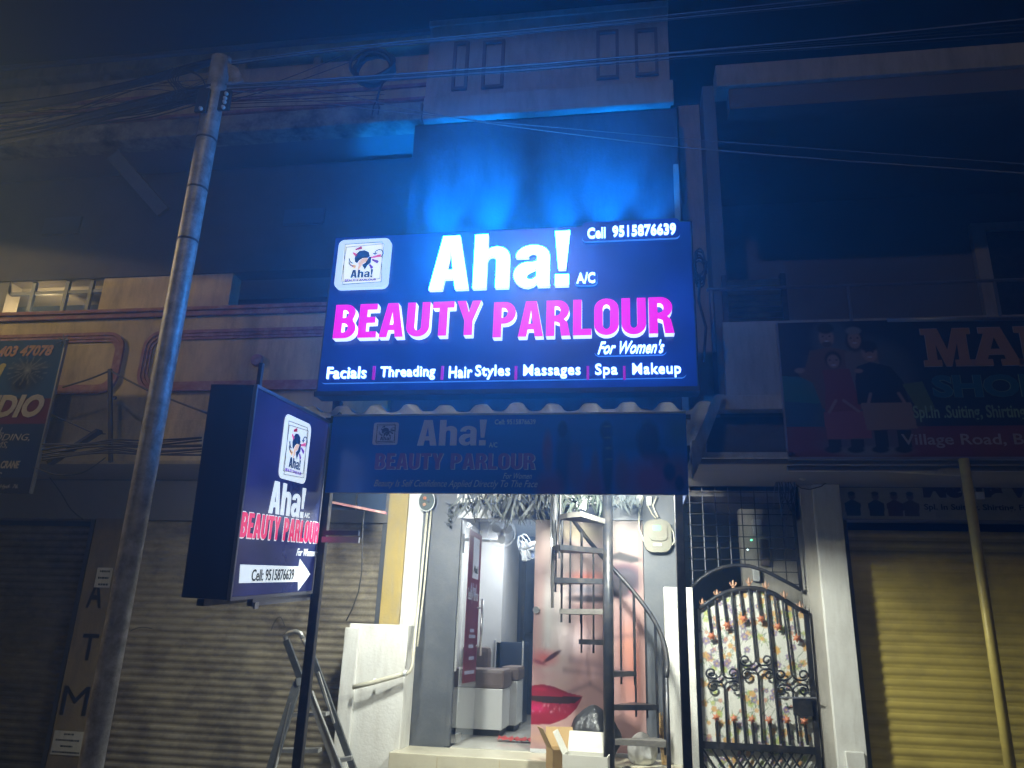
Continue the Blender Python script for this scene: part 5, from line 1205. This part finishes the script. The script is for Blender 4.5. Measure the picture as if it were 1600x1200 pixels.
# white conduit at the entrance left
CD = thing('white_conduit', 'thin white pipe running down the grey wall edge and bending along the half wall', 'pipe', at(645, 1040, 7.55))
bm = BM(); tube(bm, [at(668, 797, 7.9), at(662, 860, 7.88), at(656, 925, 7.85), at(648, 1000, 7.6), at(644, 1040, 7.52), at(640, 1050, 7.5), at(632, 1055, 7.49)], .014, 10); obj('pipe', bm, M['pvc'], CD, True)
bm = BM(); tube(bm, [at(674, 797, 7.9), at(668, 860, 7.88), at(662, 925, 7.86), at(652, 1010, 7.62)], .010, 8); obj('pipe', bm, M['pvc'], CD, True)
bm = BM(); tube(bm, [at(634, 1052, 7.5), at(610, 1059, 7.48), at(580, 1067, 7.46), at(551, 1074, 7.44)], .022, 12); obj('pipe', bm, M['pvc'], CD, True)
for px_, py_ in ((633, 1052), (585, 1065)):
    bm = BM(); c = at(px_, py_, 7.48); tube(bm, [c + Vector((-.012,0,.003)), c + Vector((.012,0,-.003))], .03, 12); obj('clip', bm, M['white_plastic'], CD)

# ================================================================== STEP LADDER
LD = thing('step_ladder', 'scuffed aluminium step ladder behind the dark light box post', 'ladder', at(480, 1180, 6.9).xy.to_3d())
def rail(a, ya, b, yb, wd_, dp, m, nm='rail', ground=True):
    p_, q_ = at(*a, ya), at(*b, yb)
    if ground and q_.z > .12: q_ = p_ + (q_-p_)*((p_.z-.10)/(p_.z-q_.z))
    bm = BM(); beam(bm, p_, q_, wd_, dp); r__ = obj(nm, bm, m, LD); return p_, q_
rail((447,1000), 6.70, (475,1075), 6.78, .055, .03, M['aluminium_dark'], ground=False)
rail((487,1022), 7.00, (548,1190), 7.25, .055, .03, M['aluminium_dark'])
rail((465,1066), 6.74, (424,1200), 6.52, .075, .03, M['aluminium_dark'])
rail((460,1078), 6.725, (430,1200), 6.505, .010, .034, M['steel_bright'], 'edge')
rail((484,1082), 6.78, (527,1200), 6.62, .06, .03, M['aluminium'])
rail((488,1082), 6.77, (534,1200), 6.60, .010, .034, M['steel_bright'], 'edge')
rail((462,1066), 6.72, (486,1062), 6.8, .06, .05, M['aluminium_dark'], 'hinge', ground=False)
rail((497,1050), 6.95, (522,1130), 7.05, .018, .02, M['steel_bright'], 'edge', ground=False)
bm = BM(); P = [(447,1003),(446,994),(452,989),(462,987),(470,990),(473,997)]; tube(bm, [at(*q, 6.72) for q in P], .022, 8); obj('handle', bm, M['aluminium'], LD, True)
bm = BM(); P = [(473,997),(480,1010),(487,1024)]; tube(bm, [at(*q, 6.85) for q in P], .022, 8); obj('handle', bm, M['aluminium'], LD, True)
for a, b, Y0_ in (((449,1117), (512,1115), 6.82), ((518,1190), (550,1184), 6.75), ((440,1172), (500,1172), 6.7)):
    p_, q_ = at(*a, Y0_), at(*b, Y0_+.05); bm = BM(); beam(bm, p_, q_, .03, .14); obj('step', bm, M['aluminium'], LD)

# ================================================================== THINGS ON THE STEP
def bag(nm, label, c, sx_, sy_, sz_, m, seed, squash=.55):
    bm = BM(); bmesh.ops.create_icosphere(bm, subdivisions=4, radius=1); r = random.Random(seed); ph = [r.random()*6 for _ in range(6)]
    for vt in bm.verts:
        x, y, z_ = vt.co; a = math.atan2(y, x); f = 1 + .07*math.sin(5*a+ph[0]+z_*3) + .04*math.sin(11*a+ph[1]) + .035*math.sin(9*z_+ph[2]+2*a)
        if z_ > .1: f *= 1 - squash*((z_-.1)/.9)**1.3
        vt.co = Vector(c) + Vector((x*sx_*f, y*sy_*f, (max(z_, -.72)+.72)*sz_))
    return tag(obj(nm, bm, m, None, True), label, 'bag')
pb = at(928, 1142, 7.6); bag('rubbish_bag', 'black shiny plastic bag standing on the step behind the stair pole', (pb.x, 7.62, .595), .23, .17, .27, M['bag_black'], 3, .38)
pb = at(1003, 1165, 7.55); bag('plastic_bag', 'crumpled white plastic bag behind the lowest stair treads', (pb.x, 7.60, .595), .13, .14, .15, M['bag_white'], 8, .3)
pb = at(980, 1185, 7.3); bag('plastic_bag', 'flat white wrapped bundle under the lowest stair tread', (pb.x, 7.28, .10), .14, .10, .30, M['bag_white'], 11, .2)
def carton(nm, label, c, sx_, sy_, sz_, rot, m, flaps=True, text=None):
    t = thing(nm, label, 'carton', c); R_ = Matrix.Rotation(rot, 3, 'Z')
    def put(nm2, bm): 
        for vt in bm.verts: vt.co = Vector(c) + R_ @ vt.co
        return obj(nm2, bm, m, t)
    T_ = .008
    for q in ((-sx_, sx_, -sy_, -sy_+T_), (-sx_, sx_, sy_-T_, sy_), (-sx_, -sx_+T_, -sy_+T_, sy_-T_), (sx_-T_, sx_, -sy_+T_, sy_-T_)): put('side', box(BM(), q[0], q[1], q[2], q[3], 0, sz_))
    put('bottom', box(BM(), -sx_, sx_, -sy_, sy_, 0, .006))
    if flaps:
        for p_, q_, w_ in (((-sx_-.005, 0, sz_), (-sx_-.10, 0, sz_+.16), sy_*2), ):
            bm = BM(); beam(bm, p_, q_, w_, .006, up=(0,0,1)) if False else prism(bm, [(-sy_, 0), (sy_, 0), (sy_*.9, .19), (-sy_*.9, .19)], lambda a, b, d: Vector((-sx_-.002-b*.45+d, a, sz_+b*.85)), 0, .005); put('flap', bm)
        bm = BM(); prism(bm, [(-sx_, 0), (sx_, 0), (sx_*.95, .16), (-sx_*.95, .16)], lambda a, b, d: Vector((a, sy_+b*.3+d, sz_+b*.95)), 0, .005); put('flap', bm)
    if text:
        u_ = R_ @ XU; textbox(text, Vector(c) + R_ @ Vector((0, -sy_, 0)), u_, ZU, -.02, .09, sz_*.55, sz_*.62, .002, .002, M['ink_black'], t, .01)
    return t
pb = at(878, 1190, 7.1); carton('open_carton', 'open brown cardboard carton left of the white box on the step', (pb.x, 7.30, .10), .13, .12, .62, .35, M['card_brown'])
pb = at(917, 1180, 7.0); carton('white_carton', 'white cardboard carton marked SONY beside the stair pole', (pb.x, 7.02, .10), .185, .13, .62, -.08, M['card_white'], True, 'SONY')
bm = BM()
for k in range(60):
    p0 = at(rnd.uniform(1034, 1043), 1170, 7.55); p0.z = .6; p1 = p0 + Vector((rnd.uniform(-.03,.04), rnd.uniform(-.04,.04), rnd.uniform(.3,.45))); tube(bm, [p0, (p0+p1)/2+Vector((rnd.uniform(-.01,.01),0,0)), p1], .004, 4)
tag(obj('grass_broom', bm, M['straw']), 'straw coloured grass broom leaning behind the stair end post', 'broom')
# a cobble by the step
bm = BM(); bmesh.ops.create_icosphere(bm, subdivisions=3, radius=1); cst = at(638, 1190, 7.3)
for vt in bm.verts: vt.co = Vector((cst.x, 7.3, .36)) + Vector((vt.co.x*.07, vt.co.y*.08, vt.co.z*.10))*(1+.08*math.sin(vt.co.x*5+vt.co.z*4))
tag(obj('rough_stone', bm, M['plaster_grey'], None, True), 'rounded grey stone on a stub at the left corner of the step', 'stone')
bx('stone_stub', M['plaster_grey'], PB, cst.x-.06, cst.x+.06, 7.25, 7.36, .1, .30)

# panel behind the light box: small awning glass and cream beam
AW = thing('awning_panel', 'tinted glass awning strip on a cream beam left of the entrance', 'awning', at(560, 800, 7.3))
x0, x1, z0, z1 = rect(516, 770, 603, 800, 7.2)
bx('pane', M['dark_glass'], AW, x0, x0+(x1-x0)*.46, 7.2, 7.21, z0+.02, z1+.1); bx('pane', M['dark_glass'], AW, x0+(x1-x0)*.49, x1, 7.2, 7.21, z0+.02, z1+.1)
bm = BM(); beam(bm, at(514, 784, 7.15), at(604, 802, 7.15), .022, .03); obj('beam', bm, M['pink_trim'], AW)
bm = BM(); P = [(570,797),(567,820),(566,860),(565,895),(560,925),(550,952),(541,970)]; tube(bm, [at(*q, 7.1) for q in P], .006, 6)
tag(obj('loose_cable', bm, M['cable_black'], smooth=True), 'thin black cable dangling in front of the shutter beside the light box', 'cable')

# ================================================================== UTILITY POLE
YP = 5.2
ptop, pbot = at(346, 93, YP), at(140, 1200, YP)
r0 = (PX(160, 1140, YP)-PX(123, 1140, YP))/2; r1_ = (PX(359, 115, YP)-PX(332, 115, YP))/2
UP = thing('utility_pole', 'tall round grey steel utility pole with black straps', 'pole', (pbot.x, YP, 0))
bm = BM(); n_ = 14; base = Vector((pbot.x+.01, YP, 0)); tube(bm, [base + (ptop-base)*k/n_ for k in range(n_+1)], r0*.90, 24, r1_); obj('shaft', bm, M['galvanised'], UP, True)
def on_pole(py_): 
    t_ = (PZ(300, py_, YP))/ptop.z; return base + (ptop-base)*t_, r0*.90 + (r1_-r0*.90)*t_
for py_ in (221, 297, 377):
    c, r_ = on_pole(py_); bm = BM(); lathe(bm, [(r_+.001,-.009),(r_+.004,-.009),(r_+.004,.009),(r_+.001,.009)], c, 24); obj('strap', bm, M['strap_grey'], UP, True)
bm = BM(); p_ = [at(*q, YP-.05) for q in ((355,98),(371,105),(380,126),(364,130),(357,118))]; A = [bm.verts.new(v) for v in p_]; B = [bm.verts.new(v+Vector((0,.012,0))) for v in p_]; bm.faces.new(A); bm.faces.new(B[::-1]); [bm.faces.new((A[i], A[(i+1)%5], B[(i+1)%5], B[i])) for i in range(5)]; obj('metal_plate', bm, M['galvanised'], UP)
for s_, b in ((-1, (308, 140, 326, 176)), (1, (343, 143, 361, 173))):
    x0, x1, z0, z1 = rect(*b, YP-.1); bx('insulator_board', M['strap_dark'], UP, x0, x1, YP-.12, YP-.09, z0, z1, .005)
for q in ((355,148),(353,155),(352,161),(350,169),(315,171)):
    bm = BM(); lathe(bm, [(.006,0),(.016,-.004),(.018,-.018),(.012,-.03),(.003,-.032)], at(*q, YP-.12), 12, 'Y'); obj('insulator', bm, M['white_plastic'], UP, True)
bm = BM(); p_ = at(358, 92, YP-.06); lathe(bm, [(.004,-.02),(.02,-.01),(.022,.005),(.01,.02)], p_, 10); obj('cap_bolt', bm, M['steel_bright'], UP)

# ================================================================== CABLES
def cable(P, Y, r, label, group, m='cable_black', nm='overhead_cable', jit=0, n=14):
    """P: pixel points; Y: one distance or one per point; smooth through them"""
    Ys = Y if isinstance(Y, (list, tuple)) else [Y]*len(P); Q = [at(p_[0], p_[1]+rnd.uniform(-jit, jit), y) for p_, y in zip(P, Ys)]
    out_ = []
    for i in range(len(Q)-1):
        a = Q[max(i-1, 0)]; b = Q[i]; c = Q[i+1]; d = Q[min(i+2, len(Q)-1)]
        for k in range(n):
            t_ = k/n; out_.append(.5*((2*b) + (c-a)*t_ + (2*a-5*b+4*c-d)*t_*t_ + (3*b-a-3*c+d)*t_**3))
    out_.append(Q[-1]); bm = BM(); tube(bm, out_, r, 6)
    return tag(obj(nm, bm, M[m], None, True), label, 'cable', group)
gL = 'cables running left from the utility pole'; lL = 'black overhead cable in the sagging bundle left of the utility pole'
for k in range(7): cable([(-40, 168+k*2.3), (90, 151+k*2.0), (200, 128+k*1.8), (290, 104+k*1.6), (338, 90+k*1)], 5.15+.02*k, .0075 if k % 2 else .011, lL, gL, jit=1.2)
for k in range(9): cable([(-40, 212+k*2.6), (70, 193+k*2.2), (180, 167+k*1.9), (270, 144+k*2.2), (330, 134+k*1.3)], 5.12+.02*k, .008 if k % 3 else .014, lL, gL, jit=1.5)
for k in range(5): cable([(-40, 196+k*7), (120, 180+k*5), (230, 172+k*3), (320, 150+k*2)], 5.3, .006, lL, gL, jit=3)
for k in range(9): cable([(-40, rnd.uniform(150,235)), (100, rnd.uniform(150,205)), (230, rnd.uniform(128,175)), (325, rnd.uniform(120,160))], 5.2+.03*k, .0035, 'fine black strand straying from the bundle left of the utility pole', 'fine strands left of the utility pole')
gR = 'upper cables running right from the pole top'; lR = 'thin cable in the upper bundle crossing in front of the framed roof parapet'
for k in range(4): cable([(352, 96+k*2), (530, 74.5+k*1.6), (800, 48+k*2.0), (1070, 21+k*2.6), (1300, -4+k*4), (1500, -30+k*5)], 5.25+.03*k, .0045, lR, gR, 'cable_grey' if k % 2 == 0 else 'cable_black', jit=.6)
gM = 'lower cables running right from the pole'; lM = 'cable in the lower bundle crossing in front of the framed roof parapet'
for k in range(5): cable([(340, 132+k*2), (530, 121+k*2.2), (800, 103+k*2.2), (1070, 80+k*2.6), (1320, 58+k*4), (1660, 24+k*7)], 5.2+.03*k, .0045 if k else .006, lM, gM, 'cable_grey' if k in (0, 3) else 'cable_black', jit=.8)
gS = 'single wires sloping down to the right'; 
cable([(345, 128), (440, 131), (545, 150), (710, 184), (890, 209), (1070, 230), (1290, 249), (1680, 276)], 5.3, .0045, 'single pale wire sloping down to the right above the lit sign, the longer one', None, 'cable_grey')
cable([(345, 140), (440, 150), (560, 168), (700, 183), (760, 190)], 5.35, .004, 'short pale wire joining the sloping wire above the lit sign', None, 'cable_grey')
cable([(760, 190), (880, 200), (1070, 217), (1280, 233), (1680, 262)], 5.5, .003, 'very thin wire just above the long sloping wire on the right', None, 'cable_grey')
for a, b, lb in (((360,150), (540,85), 'thin black wire rising to the right of the pole, the higher of two'), ((350,160), (560,92), 'thin black wire rising to the right of the pole, the lower of two')): cable([a, ((a[0]+b[0])/2, (a[1]+b[1])/2+4), b], 5.5, .004, lb, None)
for k in range(4): cable([(360, 155+k*4), (450, 150+k*5), (600, 140+k*8)], 6.6, .004, 'dim black wire in front of the left roof parapet right of the pole', 'dim wires behind the pole right side', jit=2)
# loops on the left bundle
for k in range(5):
    cx_ = 262+k*4; cable([(cx_+8, 108), (cx_, 125), (cx_+12, 140), (cx_+4, 158), (cx_-4, 150)], 5.1, .006, 'short cable loop tied to the bundle left of the pole head', 'tied loops left of the pole head', jit=3)
cable([(283, 110), (300, 113), (315, 122), (322, 136)], 5.1, .008, 'stiff curved cable stub left of the pole head', None)
# coil
bm = BM(); c = at(584, 107, 5.6)
for k in range(9):
    rx_, rz_ = .20+rnd.uniform(-.05,.02), .165+rnd.uniform(-.035,.02); oz = rnd.uniform(-.02,.02)
    tube(bm, [c + Vector((rx_*math.cos(a), .012*k-.05+.02*math.sin(2*a+k), rz_*math.sin(a)+oz)) for a in [2*math.pi*q/28 for q in range(29)]], .015, 6, caps=False)
tube(bm, [c + Vector((.12,0,-.12)), c + Vector((.08,0,-.25)), c + Vector((.06,.01,-.36))], .012, 6); tube(bm, [c + Vector((.06,.01,-.36)), c + Vector((.035,.01,-.42)), c + Vector((.03,.01,-.52))], .006, 5); tube(bm, [c + Vector((.06,.01,-.36)), c + Vector((.09,.01,-.44)), c + Vector((.085,.01,-.52))], .006, 5)
tag(obj('cable_coil', bm, M['cable_black'], smooth=True), 'big round coil of spare black cable hanging from the wires over the roof edge', 'cable')
# wires in front of the ochre parapet
gW = 'wires across the lower ochre parapet'; lW = 'black wire in the loose run across the ochre parapet behind the pole'
for k in range(9): cable([(66, 697+k*3), (130, 692+k*2.2), (175, 686+k*2.4), (230, 688+k*3), (315, 684+k*3.2)], 6.5, .006 if k % 2 else .009, lW, gW, jit=3, nm='wall_wire')
cable([(98, 605), (140, 592), (172, 579)], 6.6, .009, 'wire from the studio banner up to the thin rod on the parapet', None, nm='wall_wire')
cable([(172, 579), (215, 602), (262, 622), (325, 646)], [6.6, 6.4, 6.0, 5.2], .010, 'cable from the thin rod on the parapet down to the light box', None, nm='wall_wire')
cable([(80, 648), (115, 663), (145, 676), (165, 678)], 6.6, .006, 'thin wire from the banner edge sloping down to the parapet wires', None, nm='wall_wire')
cable([(52, 730), (90, 742), (130, 738), (165, 715)], 6.6, .006, 'wire sagging below the studio banner corner', None, nm='wall_wire')
cable([(70, 735), (95, 770), (110, 795), (130, 812)], 7.9, .006, 'wire hanging down the dark wall under the parapet', None, nm='wall_wire')
RD = thing('wire_rod', 'thin dark rod standing off the ochre parapet and carrying wires', 'rod', at(174, 718, 6.6))
bm = BM(); beam(bm, at(172, 577, 6.6), at(173, 722, 6.6), .035, .03); obj('rod', bm, M['strap_dark'], RD)
bm = BM(); beam(bm, at(156, 673, 6.55), at(78, 724, 6.6), .03, .08); obj('arm', bm, M['strap_dark'], RD); bm = BM(); lathe(bm, [(.02,0),(.02,-.02)], at(180, 622, 6.58), 8, 'Y'); obj('insulator', bm, M['strap_dark'], RD)

# ================================================================== STREET LAMPS (outside the frame, they light the street)
for (lx, ly, lz, hx_, lab) in ((-10.1, 4.3, 6.75, .7, 'street lamp up the road on the left, outside the picture'), (-1.3, -4.6, 9.85, -.7, 'street lamp behind the photographer on the right')):
    t = thing('street_lamp', lab, 'lamp', (lx, ly, 0)); bm = BM(); tube(bm, [(lx, ly, 0), (lx, ly, lz), (lx+hx_*.5, ly+.3, lz+.15), (lx+hx_*.8, ly+.5, lz+.13)], .06, 10); obj('pole', bm, M['galvanised'], t)
    c = Vector((lx+hx_, ly+.6, lz+.11)); bx('head', M['rim_grey'], t, c.x-.15, c.x+.15, c.y-.2, c.y+.2, c.z-.0, c.z+.08, .01)

# ================================================================== ADDED HAZE (spreads the blue glow of the sign)
HZ = True
if HZ:
    hm = bpy.data.materials.new('glow_haze'); hm.use_nodes = True; t = hm.node_tree; t.nodes.clear()
    pv = t.nodes.new('ShaderNodeVolumePrincipled'); pv.inputs['Color'].default_value = (.50,.72,1,1); pv.inputs['Density'].default_value = .025; pv.inputs['Anisotropy'].default_value = .65
    oo = t.nodes.new('ShaderNodeOutputMaterial'); t.links.new(pv.outputs[0], oo.inputs['Volume'])
    bm = BM(); box(bm, -16, 14, -10, 14, -1, 10.3); hz = obj('haze', bm, hm); hz['kind'] = 'stuff'; hz['label'] = 'thin added haze spreading the blue sign glow over the street'

for P_, lb_ in (([(424,985),(427,976),(433,966),(439,965),(446,980)], 'small dark stain shaped as bent wire on the grey shutter left of the ladder top'), ([(204,986),(210,983),(222,980),(238,982)], 'dark stain shaped as thin wire on the grey shutter right of the utility pole')):
    cable(P_, 7.99, .004, lb_, None, nm='wire_scrap')  # dark stains on the shutter, shaped as thin bent wires
